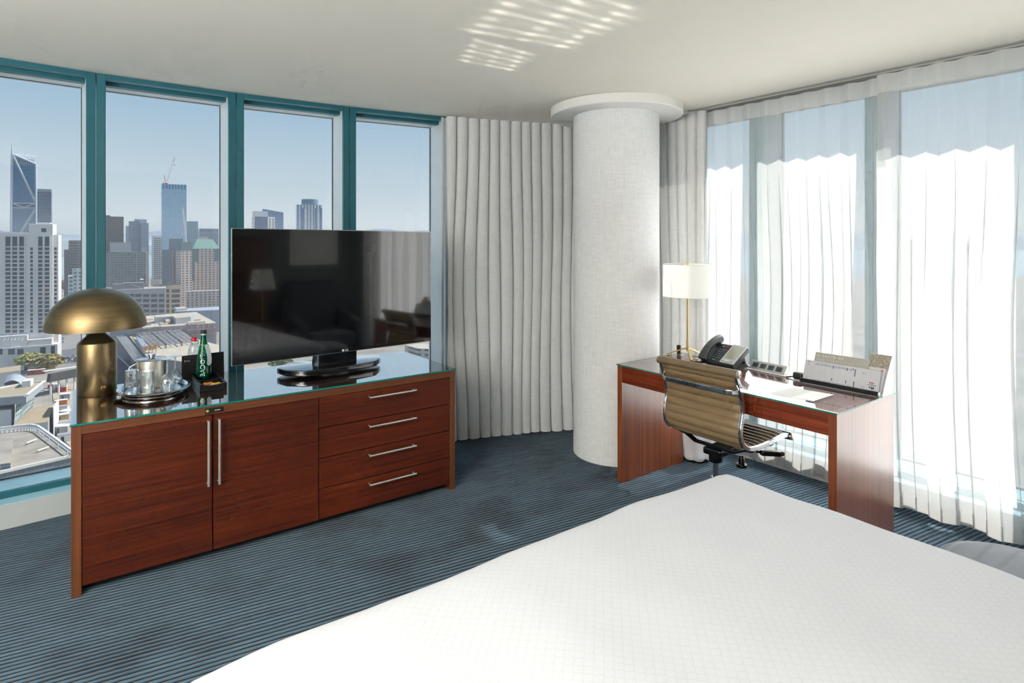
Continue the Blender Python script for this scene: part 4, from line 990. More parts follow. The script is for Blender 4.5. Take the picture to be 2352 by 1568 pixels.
# ---- waste bin under the desk
wb = thing('waste_bin', 'waste bin with loose white liner bag behind the desk leg', 'bin', dp_(0.060, 0.742, 0), DR)
def bag(u, v):
    a = 2 * PI * u; r_ = 0.105 + 0.03 * v + 0.012 * noise.noise(Vector((math.cos(a) * 1.5, math.sin(a) * 1.5, v * 2))) + 0.008 * math.sin(7 * a + 3 * v)
    z = 0.015 + 0.235 * v + 0.01 * math.sin(5 * a) * v
    if v < 0.06: r_ -= 0.012
    return (r_ * math.cos(a), r_ * math.sin(a), z)
MB().grid(bag, 64, 16, wrap_u=True).build('liner', M('white_bin_liner', (226, 224, 230), 0.5), wb, smooth=80)
MB().lathe([(0.088, 0.0), (0.09, 0.01), (0.100, 0.24)], 40, cap1=False).build('bin', M_BLKP, wb, smooth=40)
def desk_loc_px(px, py, z):
    Y = (CAMH - z) * FPX / (py - HY); X = (px - CX) / FPX * Y
    return (X, Y)
# ---- thin white sheet lying on the desk glass
pq = [desk_loc_px(*p, DGZ) for p in ((1762, 903), (1820, 890), (1915, 906), (1868, 921))]
pc = (sum(p[0] for p in pq) / 4, sum(p[1] for p in pq) / 4)
tag(MB().prism([(p[0] - pc[0], p[1] - pc[1]) for p in pq], 0.0, 0.0005).build('white_sheet', M('white_paper', (226, 226, 222), 0.8), None, loc=(pc[0], pc[1], DGZ)), 'white sheet lying on the desk before the brochures', 'paper')

# ------------------------------------------------------------------ desk chair
M_LEATH = M('taupe_leather', (128, 106, 76), 0.42, noise_amt=0.05, noise_scale=14, bump=0.08, bump_scale=300)
M_LEATHD = M('taupe_leather_piping', (116, 98, 76), 0.45)
cc = dp_(0.704, 0.037, 0)
chair = thing('desk_chair', 'taupe ribbed leather desk chair with chrome side frames', 'chair', cc, DR + math.radians(1.0))
SIDE = [(-0.186, 0.868), (-0.172, 0.835), (-0.152, 0.785), (-0.132, 0.720), (-0.130, 0.675), (-0.140, 0.625), (-0.148, 0.575), (-0.138, 0.530), (-0.110, 0.497), (-0.065, 0.479), (0.0, 0.470), (0.10, 0.470), (0.20, 0.476), (0.275, 0.480), (0.325, 0.470)]
sc_ = catmull([(0, y, z) for y, z in SIDE], 8)
HWC = 0.232
# cumulative length
cl = [0.0]
for a, b in zip(sc_, sc_[1:]): cl.append(cl[-1] + (b - a).length)
def side_at(s_):
    s_ = max(0, min(cl[-1], s_)); i = 0
    while i < len(cl) - 2 and s_ > cl[i + 1]: i += 1
    f = (s_ - cl[i]) / max(1e-9, cl[i + 1] - cl[i]); p = sc_[i].lerp(sc_[i + 1], f); t = (sc_[i + 1] - sc_[i]).normalized()
    return p, t
def sling(face):
    rib = 0.042
    def fn(u, v):
        s_ = 0.004 + (cl[-1] - 0.008) * v; p, t = side_at(s_); nrm = Vector((0, -t.z, t.y))
        ph = (s_ % rib) / rib; bulge = 0.010 * (abs(math.sin(PI * ph)) ** 0.55)
        edge = min(1.0, (0.5 - abs(u - 0.5)) * 14)
        d = face * (0.004 + bulge * edge)
        return (-HWC + 0.006 + (2 * HWC - 0.012) * u, p.y + nrm.y * d, p.z + nrm.z * d)
    return fn
NV = int(cl[-1] / 0.042 * 10)
MB().grid(sling(1), 22, NV).build('front_upholstery', M_LEATH, chair, smooth=60)
MB().grid(sling(-1), 22, NV).build('back_upholstery', M_LEATH, chair, smooth=60)
for s_ in (-1, 1):
    pts = [Vector((s_ * HWC, p.y, p.z)) for p in sc_]
    fr_ = MB().ribbon(pts, 0.0075, 0.0115, (1, 0, 0)).build('side_frame', M_CHROME, chair, bevel=0.003, seg=2)
    for k in (10, 40):
        p = pts[k]; MB().lathe([(0.0055, 0), (0.006, 0.003), (0.004, 0.006)], 12).xf(Matrix.Translation((s_ * (HWC + 0.0075), p.y, p.z)) @ Matrix.Rotation(s_ * PI / 2, 4, 'Y')).build('bolt', M_CHROME, fr_, smooth=40)
def roll(y, z, r_, name):
    MB().lathe([(r_, -HWC - 0.010), (r_, HWC + 0.010)], 28, cap0=True, cap1=True).xf(Matrix.Translation((0, y, z)) @ Matrix.Rotation(PI / 2, 4, 'Y')).build(name, M_LEATHD if name == 'head_roll' else M('seat_roll_dark', (40, 38, 36), 0.4), chair, smooth=40)
    for s_ in (-1, 1):
        c = MB().lathe([(r_ * 0.98, 0), (r_ * 0.98, 0.007), (r_ * 0.8, 0.010)], 28).xf(Matrix.Translation((s_ * (HWC + 0.0102), y, z)) @ Matrix.Rotation(s_ * PI / 2, 4, 'Y')).build('end_cap', M('cap_aluminium', (206, 204, 196), 0.3, 0.8), chair, smooth=40)
        MB().lathe([(0.006, 0), (0.006, 0.0015)], 16).xf(Matrix.Translation((s_ * (HWC + 0.0203), y, z)) @ Matrix.Rotation(s_ * PI / 2, 4, 'Y')).build('cap_screw', M_STEEL2, c)
roll(-0.186, 0.875, 0.021, 'head_roll'); roll(0.332, 0.466, 0.020, 'front_roll')
# chrome stretcher arched behind the back
yb, zb = -0.152, 0.785
st = []
for k in range(21):
    t = k / 20 * 2 - 1; st.append((HWC * t, yb - 0.012 - 0.034 * min(1, (1 - abs(t)) * 5) ** 0.6, zb - 0.004))
MB().ribbon(st, 0.0125, 0.006, (0, -0.25, 1)).build('back_stretcher', M_CHROME, chair, bevel=0.003)
for s_ in (-1, 1): MB().lathe([(0.010, 0), (0.011, 0.01), (0.008, 0.024)], 16).xf(Matrix.Translation((s_ * (HWC - 0.012), yb + 0.002, zb + 0.012)) @ Matrix.Rotation(0.9, 4, 'X')).build('stretcher_clamp', M_CHROME, chair, smooth=40)
M_BLKM = M('black_steel', (14, 14, 15), 0.25, 0.2, coat=0.3)
for y in (-0.02, 0.15):
    MB().ribbon([(-HWC - 0.002, y, 0.457), (-HWC + 0.05, y, 0.448), (-0.12, y, 0.418), (0.12, y, 0.418), (HWC - 0.05, y, 0.448), (HWC + 0.002, y, 0.457)], 0.013, 0.006, (0, 1, 0)).build('seat_stretcher', M_BLKM, chair)
MB().box(-0.055, 0.055, -0.05, 0.18, 0.372, 0.410).build('tilt_housing', M_BLKM, chair, bevel=0.008)
MB().lathe([(0.034, 0.335), (0.036, 0.345), (0.036, 0.372)], 28, (0, -0.01, 0)).build('lift_socket', M_BLKM, chair, smooth=40)
MB().lathe([(0.014, 0.25), (0.014, 0.335)], 20, (0, -0.01, 0)).build('gas_lift', M_STEEL2, chair, smooth=40)
MB().lathe([(0.025, 0.10), (0.025, 0.25)], 24, (0, -0.01, 0)).build('lift_sleeve', M_BLKM, chair, smooth=40)
MB().lathe([(0.016, 0.335), (0.016, 0.36), (0.012, 0.372)], 20, (0.105, 0.07, 0)).build('tension_knob', M_BLKM, chair, smooth=40)
MB().lathe([(0.028, 0.318), (0.030, 0.324), (0.028, 0.334)], 24, (0.105, 0.07, 0)).build('tension_dial', M_BLKM, chair, smooth=40)
MB().tube([(0.055, 0.10, 0.385), (0.13, 0.16, 0.388), (0.185, 0.205, 0.385)], 0.006, 8).build('lever_rod', M_BLKM, chair, smooth=40)
MB().prism([(0.150, 0.165), (0.178, 0.150), (0.245, 0.215), (0.252, 0.250), (0.205, 0.235)], 0.378, 0.402).build('lever_paddle', M_BLKM, chair, bevel=0.006)
for k in range(5):
    a = 2 * PI * k / 5 + 2.65; ca, sa = math.cos(a), math.sin(a)
    ar = MB().ribbon([(0.02 * ca, -0.01 + 0.02 * sa, 0.125), (0.15 * ca, -0.01 + 0.15 * sa, 0.105), (0.285 * ca, -0.01 + 0.285 * sa, 0.078)], 0.018, 0.010, (-sa, ca, 0)).build('base_arm', M_CHROME, chair, bevel=0.004)
    MB().lathe([(0.027, -0.018), (0.029, -0.012), (0.029, 0.012), (0.027, 0.018)], 24).xf(Matrix.Translation((0.285 * ca, -0.01 + 0.285 * sa, 0.029)) @ Matrix.Rotation(a, 4, 'Z') @ Matrix.Rotation(PI / 2, 4, 'X')).build('caster', M_BLKM, ar, smooth=40)
    MB().lathe([(0.006, 0.05), (0.006, 0.075)], 10, (0.285 * ca, -0.01 + 0.285 * sa, 0)).build('caster_stem', M_STEEL2, ar, smooth=40)

# ------------------------------------------------------------------ bed
BR = math.radians(216.2)
BW_, BL_ = 2.03, 2.14
BX, BY = 0.870, 2.416
bed = thing('bed', 'wide bed under a plain white quilted cover', 'bed', (BX, BY, 0), BR)
def quilt_mat():
    m = bpy.data.materials.new('white_quilted_cotton'); n, l, b = nodes_of(m)
    b.inputs['Base Color'].default_value = lin(206, 209, 215); b.inputs['Roughness'].default_value = 0.8; b.inputs['Sheen Weight'].default_value = 0.1; b.inputs['Specular IOR Level'].default_value = 0.25
    tc = n.new('ShaderNodeTexCoord'); sp = n.new('ShaderNodeSeparateXYZ'); l.new(tc.outputs['Object'], sp.inputs[0])
    def mth(op, a, bv=None):
        k = n.new('ShaderNodeMath'); k.operation = op
        for i, x in enumerate((a, bv)):
            if x is None: continue
            if isinstance(x, (int, float)): k.inputs[i].default_value = x
            else: l.new(x, k.inputs[i])
        return k.outputs[0]
    # rows of overlapping scallops
    P = 0.030
    v = mth('DIVIDE', sp.outputs['Y'], P * 0.5); row = mth('FLOOR', v); fv = mth('SUBTRACT', v, row)
    u = mth('ADD', mth('DIVIDE', sp.outputs['X'], P), mth('MULTIPLY', mth('MODULO', row, 2.0), 0.5)); fu = mth('SUBTRACT', mth('FRACT', u), 0.5)
    d = mth('SQRT', mth('ADD', mth('POWER', mth('MULTIPLY', fu, 2.0), 2.0), mth('POWER', fv, 2.0)))
    edge = mth('SUBTRACT', 1.0, mth('MINIMUM', 1.0, mth('MULTIPLY', mth('ABSOLUTE', mth('SUBTRACT', d, 0.95)), 9.0)))
    bp = n.new('ShaderNodeBump'); bp.inputs['Strength'].default_value = 0.12; bp.inputs['Distance'].default_value = 0.0012; bp.invert = True
    l.new(edge, bp.inputs['Height']); l.new(bp.outputs[0], b.inputs['Normal'])
    rp = n.new('ShaderNodeMixRGB'); rp.inputs[1].default_value = lin(206, 209, 215); rp.inputs[2].default_value = lin(199, 202, 209); l.new(edge, rp.inputs[0]); l.new(rp.outputs[0], b.inputs['Base Color'])
    return m
rr = 0.085
def quilt(u, v):
    ext = 0.50
    x = -ext + (BW_ + 2 * ext) * u; y = -ext + (BL_ + ext) * v
    ix = min(max(x, rr), BW_ - rr); iy = min(max(y, rr), BL_)
    dx, dy = x - ix, y - iy; d = math.hypot(dx, dy)
    wob = 0.010 * noise.noise(Vector((x * 1.9, y * 1.9, 2.2))) + 0.006 * noise.noise(Vector((x * 4.5, y * 4.5, 7.0)))
    H = 0.606 + 0.012 * (1 - (2 * x / BW_ - 1) ** 2 if 0 < x < BW_ else 0)
    if d < 1e-6: return (x, y, H + wob)
    ux, uy = dx / d, dy / d; arc = PI / 2 * rr
    if d < arc: o_, z = rr * math.sin(d / rr), H - rr * (1 - math.cos(d / rr))
    else: o_, z = rr + 0.02 * noise.noise(Vector((x * 3, y * 3, 1.0))) + 0.03 * (d - arc), max(0.10, H - rr - (d - arc))
    bulge = 0.016 * noise.noise(Vector((x * 2.6, y * 2.6, 4.0)))
    return (ix + ux * (o_ + bulge), iy + uy * (o_ + bulge), z + wob)
MB().grid(quilt, 110, 90).build('bedspread', quilt_mat(), bed, smooth=80)
MB().box(0.03, BW_ - 0.03, 0.03, BL_, 0.28, 0.575).build('mattress', M('mattress_ticking', (226, 224, 220), 0.9), bed, bevel=0.03)
MB().box(0.04, BW_ - 0.04, 0.04, BL_, 0.06, 0.28).build('box_base', M('base_fabric', (70, 66, 62), 0.9), bed)
for x, y in ((0.12, 0.12), (BW_ - 0.12, 0.12), (0.12, BL_ - 0.12), (BW_ - 0.12, BL_ - 0.12)): MB().lathe([(0.025, 0), (0.03, 0.06)], 16, (x, y, 0)).build('leg', M_BLKP, bed)

# ------------------------------------------------------------------ ottoman and armchair
M_OTT = M('slate_upholstery', (74, 82, 93), 0.8, noise_amt=0.06, noise_scale=30, sheen=0.2, bump=0.15, bump_scale=400)
OTC = (1.72, 1.90)
ot = thing('ottoman', 'slate grey rounded ottoman at the right picture edge', 'ottoman', (OTC[0], OTC[1], 0), DR)
def sup(u, r_, e_=3.2):
    a = 2 * PI * u; c, s_ = math.cos(a), math.sin(a); k = (abs(c) ** e_ + abs(s_) ** e_) ** (-1 / e_); return r_ * k * c, r_ * k * s_
oprof = [(0.30, 0.12), (0.345, 0.13), (0.355, 0.20), (0.36, 0.30), (0.355, 0.36), (0.335, 0.395), (0.28, 0.417), (0.18, 0.428), (0.08, 0.431), (0.001, 0.432)]
def ottf(u, v):
    f = v * (len(oprof) - 1); i = min(int(f), len(oprof) - 2); t = f - i; r_ = oprof[i][0] * (1 - t) + oprof[i + 1][0] * t; z = oprof[i][1] * (1 - t) + oprof[i + 1][1] * t
    x, y = sup(u, r_ * 0.84, 2.6); return (x * 1.03, y * 0.98, z)
MB().grid(ottf, 72, 46, wrap_u=True).build('cushion', M_OTT, ot, smooth=80)
MB().lathe([(0.22, 0.09), (0.23, 0.12)], 40).build('base', M_BLKP, ot)
for k in range(4):
    a = PI / 4 + k * PI / 2; MB().lathe([(0.012, 0), (0.018, 0.095)], 12, (0.20 * math.cos(a), 0.20 * math.sin(a), 0)).build('leg', M_BLKP, ot)
def bp_(x, y, z=0.0):  # frame along the back wall: x right of the bed's right edge, y out from the wall
    w = Vector((2.125, 0.625)) + Vector((BD.x, BD.y)) * x + Vector((-math.sin(-TH + PI / 2) * 0, 0)) ; nrm = Vector((-BD.y, BD.x)); w = w + nrm * y; return (w.x, w.y, z)
M_ARM = M('charcoal_upholstery', (66, 72, 78), 0.85, noise_amt=0.08, noise_scale=30)
ac = thing('armchair', 'dark grey high-back armchair in the corner by the window', 'armchair', bp_(0.92, 0.43), TH)
MB().box(-0.30, 0.30, -0.30, 0.28, 0.24, 0.44).build('seat_cushion', M_ARM, ac, bevel=0.05, seg=4)
MB().prism_x([(-0.36, 0.20), (-0.20, 0.20), (-0.28, 1.05), (-0.40, 1.05)], -0.34, 0.34).build('backrest', M_ARM, ac, bevel=0.05, seg=4)
for s_ in (-1, 1): MB().prism_x([(-0.38, 0.20), (0.26, 0.20), (0.26, 0.55), (-0.20, 0.66), (-0.34, 0.85)], min(s_ * 0.31, s_ * 0.40), max(s_ * 0.31, s_ * 0.40)).build('arm', M_ARM, ac, bevel=0.03, seg=3)
for x in (-0.28, 0.28):
    for y in (-0.28, 0.28): MB().lathe([(0.012, 0), (0.02, 0.22)], 12, (x, y, 0)).build('leg', M_BLKP, ac)
# floor lamp, headboard, bedside table and picture: seen in the television's glass
fl = thing('floor_lamp', 'slim reading floor lamp standing by the corner drape', 'lamp', bp_(1.46, 0.62), TH)
MB().lathe([(0.13, 0), (0.13, 0.015), (0.02, 0.022)], 32).build('base', M_STEEL2, fl, smooth=40)
MB().lathe([(0.008, 0.022), (0.008, 1.42)], 12).build('pole', M_STEEL2, fl, smooth=40)
MB().lathe([(0.04, 1.42), (0.09, 1.50), (0.085, 1.505), (0.035, 1.43)], 32, cap0=False, cap1=False).build('shade', M('lamp_white', (226, 224, 216), 0.5), fl, smooth=60)
hb = thing('headboard', 'tall dark walnut headboard panel behind the bed', 'headboard', bp_(-2.35, 0.004), TH)
M_WAL = wood('walnut_headboard', (44, 22, 14), (92, 48, 28), 'z', 0.35, 0.2)
for k in range(4): MB().box(k * 0.69, (k + 1) * 0.69 - 0.004, 0, 0.03, 0, 1.60).build('panel', M_WAL, hb, bevel=0.002, seg=1)
ns = thing('nightstand', 'dark wooden nightstand between bed and armchair', 'nightstand', bp_(0.26, 0.255), TH)
MB().box(-0.20, 0.20, -0.20, 0.20, 0.52, 0.56).build('top', M_WAL, ns, bevel=0.002)
MB().box(-0.19, 0.19, -0.19, 0.185, 0.30, 0.519).build('drawer', M_WAL, ns, bevel=0.002)
for x in (-0.18, 0.18):
    for y in (-0.18, 0.18): MB().box(x - 0.015, x + 0.015, y - 0.015, y + 0.015, 0, 0.30).build('leg', M_WAL, ns)
nl = thing('bedside_lamp', 'bedside lamp with tapered white shade on the nightstand', 'lamp', bp_(0.22, 0.25, 0.561), TH)
MB().lathe([(0.07, 0), (0.07, 0.012), (0.012, 0.02), (0.010, 0.50)], 24).build('stem', M_BRASS, nl, smooth=40)
MB().lathe([(0.15, 0.42), (0.105, 0.66)], 40, cap0=False, cap1=False).build('shade', M_SHADE, nl, smooth=80)
pi_ = thing('framed_picture', 'large pale framed picture on the wall above the armchair', 'picture', bp_(0.99, 0.004, 1.25), TH)
MB().box(-0.33, 0.33, 0, 0.022, 0, 0.80).build('frame', M('picture_frame_white', (206, 206, 202), 0.5), pi_, bevel=0.003)
MB().box(-0.30, 0.30, 0.0222, 0.024, 0.03, 0.77).build('print', M('picture_print', (206, 204, 200), 0.6, noise_amt=0.15, noise_scale=3), pi_)
# ------------------------------------------------------------------ the city outside
GND = -95.0
def at(px, py, D): return Vector(((px - CX) / FPX * D, D, CAMH - (py - HY) / FPX * D))
def onz(px, py, z):
    D = (CAMH - z) * FPX / (py - HY); return Vector(((px - CX) / FPX * D, D, z))
M_GND = M('city_ground', (160, 152, 140), 0.9, noise_amt=0.35, noise_scale=0.03)
gp = [(-16000, 40), (16000, 40), (16000, 16000), (-16000, 16000)]
tag(MB().prism(gp, GND - 2, GND).build('ground', M_GND), 'pale city ground far below the windows', None, None, 'structure')
tag(MB().prism([(-9000, 1750), (9000, 1750), (9000, 9500), (-9000, 9500)], GND + 0.1, GND + 0.6).build('bay_water', M('bay_water', (140, 173, 186), 0.35, spec=0.4, noise_amt=0.08, noise_scale=0.002)), 'pale blue strip of bay water beyond the towers', None, None, 'structure')
def ridge(name, label, D, hmax, hmin, col, seed, depth, x0, x1, n=240):
    mb = MB(); vv = []; ff = []
    for i in range(n + 1):
        x = x0 + (x1 - x0) * i / n
        h = hmin + (hmax - hmin) * max(0, min(1.0, 0.5 + 0.9 * noise.noise(Vector((x / (D * 0.16), seed, 0))) + 0.25 * noise.noise(Vector((x / (D * 0.035), seed, 3)))))
        vv += [(x, D - depth * 0.3, GND), (x, D, GND + h), (x, D + depth, GND)]
    for i in range(n):
        a = 3 * i; ff += [(a, a + 3, a + 4, a + 1), (a + 1, a + 4, a + 5, a + 2)]
    tag(mb.add(vv, ff).build(name, M(name + '_slope', col, 0.95, noise_amt=0.12, noise_scale=0.002), smooth=60), label, None, None, 'structure')
ridge('far_hills', 'hazy blue hills on the horizon', 11500, 400, 260, (128, 146, 166), 3.3, 2600, -12500, 12500)  # distance haze is also put into the bluish slope colour
ridge('near_hills', 'grey green wooded island across the water', 4600, 150, 60, (96, 110, 112), 8.1, 700, -4700, -2950)

class Tower:
    """box building whose front face runs from pixel px0 (at distance D) to pixel px1, turned by ang"""
    def __init__(s, name, label, px0, px1, pytop, D, ang, depth, mat, group='city buildings outside the window', zb=GND, pybot=None, cat='building', body='body', parent=None):
        a = math.radians(ang); c, sn = math.cos(a), math.sin(a)
        s.P = Vector(((px0 - CX) / FPX * D, D)); s.c, s.s = c, sn
        s.L = s.xl(px1); s.a = a; s.zb = zb
        s.zt = s.zl(pytop, s.L * 0.5)
        s.o = parent or thing(name, label, cat, (s.P.x, s.P.y, zb), a, group)
        if parent is None: MB().box(0, s.L, 0, depth, 0, s.zt).build(body, mat, s.o)
        s.depth = depth
    def xl(s, px):
        k = (px - CX) / FPX; return (k * s.P.y - s.P.x) / (s.c - k * s.s)
    def zl(s, py, x): Y = s.P.y + x * s.s; return CAMH - (py - HY) / FPX * Y - s.zb
    def rect(s, name, mat, px0, px1, py0, py1, proud=0.15, thick=0.5, parent=None):
        x0, x1 = s.xl(px0), s.xl(px1); xm = (x0 + x1) / 2
        return MB().box(x0, x1, -proud, thick, s.zl(py1, xm), s.zl(py0, xm)).build(name, mat, parent or s.o)
    def pt(s, px, py, y=-0.2): x = s.xl(px); return Vector((x, y, s.zl(py, x)))
    def bar(s, name, mat, p, q, r, y=-0.3, parent=None):
        return MB().bar(s.pt(*p, y), s.pt(*q, y), r).build(name, mat, parent or s.o)
    def block(s, name, mat, px0, px1, pytop, y0, y1, zbot=None, parent=None):
        x0, x1 = s.xl(px0), s.xl(px1); z1 = s.zl(pytop, (x0 + x1) / 2)
        return MB().box(x0, x1, y0, y1, s.zt + 0.02 if zbot is None else zbot, z1).build(name, mat, parent or s.o)
    def windows(s, mat, cols, rows, proud=0.06):
        """one shared window mesh per column width, one object per window"""
        for (px0, px1) in cols:
            x0, x1 = s.xl(px0), s.xl(px1); xm = (x0 + x1) / 2
            h = s.zl(rows[0][0], xm) - s.zl(rows[0][1], xm)
            me = MB().box(x0 - xm, x1 - xm, -proud, 0.3, 0, h).mesh('window', mat)
            for (py0, py1) in rows: link('window', me, s.o, (xm, 0, s.zl(py1, xm)))

M_WIN = M('far_window_glass', (65, 76, 89), 0.15, spec=0.6)
M_CONC = M('white_concrete', (223, 221, 219), 0.85, noise_amt=0.05, noise_scale=0.1)
# -- white hotel tower
hotL = 32
h1 = Tower('hotel_tower', 'white concrete tower with rows of dark windows at left', -34, 66.5, 533, 452, hotL, 30, M_CONC)
h1.rect('coping', M('concrete_light', (243, 241, 236), 0.8), -34, 66.5, 533, 536, 0.6, 29)
rows = [(568 + 9.45 * k, 574.5 + 9.45 * k) for k in range(21)]
h1.windows(M_WIN, ((-16, -5), (13, 24), (28.5, 39.5), (44.5, 55)), rows)
h1.windows(M_WIN, ((13, 24), (28.5, 39.5), (44.5, 55)), [(543, 565.5)])
for px in (11, 26.2, 42, 57.5): h1.rect('pilaster', M_CONC, px - 1, px + 1, 541, 770, 0.9, 0.1)
h2 = Tower('hotel_tower', 'taller white tower wing with stepped crown and square windows', 66.5, 121, 513.5, 466, hotL, 24, M_CONC)
h2.rect('coping', M('concrete_light', (243, 241, 236), 0.8), 67, 121, 513.5, 516.5, 0.5, 23)
h2.rect('crown_panel', M_WIN, 95, 106.5, 524, 533)
h2.windows(M_WIN, ((88, 97.5), (103, 113)), rows)
h2.windows(M_WIN, ((69.5, 75.5),), rows)
h2.windows(M_WIN, ((88, 97.5), (103, 113)), [(543, 565.5)])
for px in (86, 100.2, 115): h2.rect('pilaster', M_CONC, px - 1.2, px + 1.2, 541, 770, 1.0, 0.1)
h2.block('roof_plant', M_CONC, 80, 112, 510.5, 6, 20)
h3 = Tower('hotel_tower', 'slim white tower bay with single window column', 121, 134, 539, 476, hotL, 20, M_CONC)
h3.windows(M_WIN, ((124.5, 130.5),), rows[:20])
# -- hotel podium
pod = Tower('hotel_podium', 'pale low podium with tall openings below the white tower', -30, 132, 796, 445, hotL, 26, M_CONC)
for px0, px1 in ((-4, 6), (19, 34), (40, 54), (92, 105)): pod.rect('opening', M_WIN, px0, px1, 801 if px0 < 90 else 797, 814 if px0 < 90 else 822)
pod.rect('doorway', M_WIN, 117, 126, 794.5, 822)
pod.block('upper_storey', M_CONC, -30, 61, 773, 3, 22)
pod.block('rotunda', M('podium_stone', (212, 208, 203), 0.85), 62, 118, 780, 2, 16)
for k in range(6): pod.bar('canopy_bracket', M('concrete_light', (243, 241, 236), 0.8), (6 + 8.2 * k, 783), (10 + 8.2 * k, 778), 0.5, 2.4)
# -- braced glass tower
M_TGL = facade('blue_glass_grid', (122, 162, 190), (72, 112, 148), 2.6, 3.6, 0.72, 0.7, 0.12, 0.25)
M_STLW = M('pale_steel', (195, 206, 217), 0.5)
tA = Tower('braced_tower', 'tall blue glass tower with white diagonal braces and spire', 27, 83, 377, 1150, 36, 40, M_TGL)
x0, x1 = tA.xl(29), tA.xl(82.5)
MB().prism_x([(0.5, 0), (39.5, 0), (39.5, 1), (0.5, 1)], 0, 0.1)
zc0, zc1 = tA.zl(354, x0), tA.zl(377, x1)
MB().add([(x0, 0.5, tA.zt), (x1, 0.5, tA.zt), (x1, 0.5, zc1 + 0.5), (x0, 0.5, zc0), (x0, 38, tA.zt), (x1, 38, tA.zt), (x1, 38, zc1 + 0.5), (x0, 38, zc0)], [(0, 1, 2, 3), (5, 4, 7, 6), (3, 2, 6, 7), (4, 0, 3, 7), (1, 5, 6, 2)]).build('sloped_crown', facade('crown_louvre', (173, 192, 208), (70, 100, 126), 3.2, 30, 0.55, 0.9), tA.o)
for p, q, r_ in (((31, 356), (82, 464), 2.2), ((82, 479), (46.5, 536), 2.2), ((29, 466.5), (82, 466.5), 1.6), ((29, 477), (82, 477), 1.6), ((30, 467.5), (56, 476), 1.3), ((81, 467.5), (55, 476), 1.3), ((28, 352), (26, 545), 2.2), ((83, 377), (84, 545), 2.2), ((30, 354), (83, 377), 1.6)):
    tA.bar('brace', M_STLW, p, q, r_, -1.2)
tA.rect('belt_recess', M_WIN, 30, 81, 468, 476.5, 0.2)
MB().tube([tA.pt(28, 353, 0), tA.pt(26.8, 328, 0)], [1.8, 0.3], 6).build('spire', M_STLW, tA.o)
for k in range(9): tA.bar('crown_fin', M_STLW, (58 + 2.6 * k, 362 + 0.2 * k), (58 + 2.6 * k, 366 + 1.15 * k), 0.5, 6)
tA.bar('roof_crane_jib', M('white_crane', (244, 244, 244), 0.5), (34, 352), (84, 359), 0.7, 12)
tB = Tower('office_tower', 'dark blue office tower right of the braced tower', 85.5, 118, 434, 1050, 36, 30, facade('slate_blue_grid', (137, 153, 173), (72, 88, 112), 3.0, 4.0, 0.8, 0.6))
tB.rect('parapet', M('slate_parapet', (162, 173, 184), 0.7), 85.5, 118, 434, 440, 0.2, 29)
# -- dark block and small glass blocks
tD = Tower('office_block', 'dark grey banded office block left of the mullion', 158, 199, 552, 900, 38, 40, facade('grey_bands', (126, 129, 131), (50, 56, 62), 60, 4.2, 0.98, 0.5))
tD2 = Tower('office_block', 'lower dark side block beside the banded office', 147.5, 159, 573, 880, 38, 30, M('dark_brown_wall', (91, 91, 96), 0.8))
tG1 = Tower('glass_block', 'small pale glass block above the brass lamp', 167, 196, 618, 640, 38, 24, facade('pale_glass_cells', (195, 203, 203), (96, 116, 124), 4.5, 4.2, 0.6, 0.6))
tG2 = Tower('glass_block', 'narrow glass block left of the pale one above the lamp', 157, 167, 634, 620, 38, 24, facade('pale_glass_cells', (195, 203, 203), (96, 116, 124), 4.5, 4.2, 0.6, 0.6))
# -- second pane
tE = Tower('dark_tower', 'black slab tower right of the first mullion', 226, 284, 497, 980, 34, 40, facade('black_grid', (36, 38, 43), (46, 50, 56), 2.4, 4.0, 0.5, 0.45, 0.3, 0.5))
tE.block('roof_step', M('black_wall', (41, 43, 47), 0.6), 226, 253, 494, 2, 36)
tF = Tower('glass_tower', 'blue grey glass tower left of the white balcony tower', 296, 320, 508, 1000, 34, 34, facade('bluegrey_cells', (162, 179, 195), (96, 118, 142), 3.0, 3.6, 0.7, 0.6))
tF2 = Tower('glass_tower', 'blue grey glass tower with roof deck beside its twin', 320, 341.5, 512, 990, 34, 30, facade('bluegrey_cells', (162, 179, 195), (96, 118, 142), 3.0, 3.6, 0.7, 0.6))
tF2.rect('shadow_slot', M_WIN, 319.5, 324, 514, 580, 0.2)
tF.block('roof_deck', M('deck_grey', (173, 181, 188), 0.7), 309, 320, 503, 2, 30)
tF2.block('roof_deck', M('deck_grey', (173, 181, 188), 0.7), 320, 337, 503.5, 2, 28)
tF3 = Tower('glass_tower', 'pale distant tower peeking left of the glass twins', 289, 297, 519, 1150, 34, 20, facade('pale_cells', (184, 195, 203), (120, 136, 150), 3, 3.5, 0.6, 0.6))
tG = Tower('office_building', 'grey green office building with window grid and penthouse', 226, 336, 579, 860, 33, 40, facade('greygreen_cells', (144, 151, 148), (78, 94, 98), 4.0, 3.55, 0.88, 0.68, 0.2, 0.45))
tG.block('penthouse', M('penthouse_grey', (173, 175, 177), 0.8), 252, 300, 556.5, 6, 34)
tG.block('plant_room', M('penthouse_grey', (173, 175, 177), 0.8), 326, 336, 568, 4, 14)
tG.rect('end_wall', M('tan_wall', (201, 186, 168), 0.85), 335, 339.5, 579, 660, 0.3, 30)
tG.rect('mid_pier', M('grey_pier', (155, 159, 159), 0.8), 251, 253, 582, 660, 0.4)
tG.rect('mid_pier', M('grey_pier', (155, 159, 159), 0.8), 313, 315, 582, 660, 0.4)
tH = Tower('balcony_tower', 'slim white tower striped with dark balconies', 350, 372, 541, 960, 34, 22, M('white_render', (234, 234, 230), 0.8))
for k in range(21): tH.rect('balcony_band', M_WIN, 354, 371.5, 546 + 4.6 * k, 548.6 + 4.6 * k, 0.2)
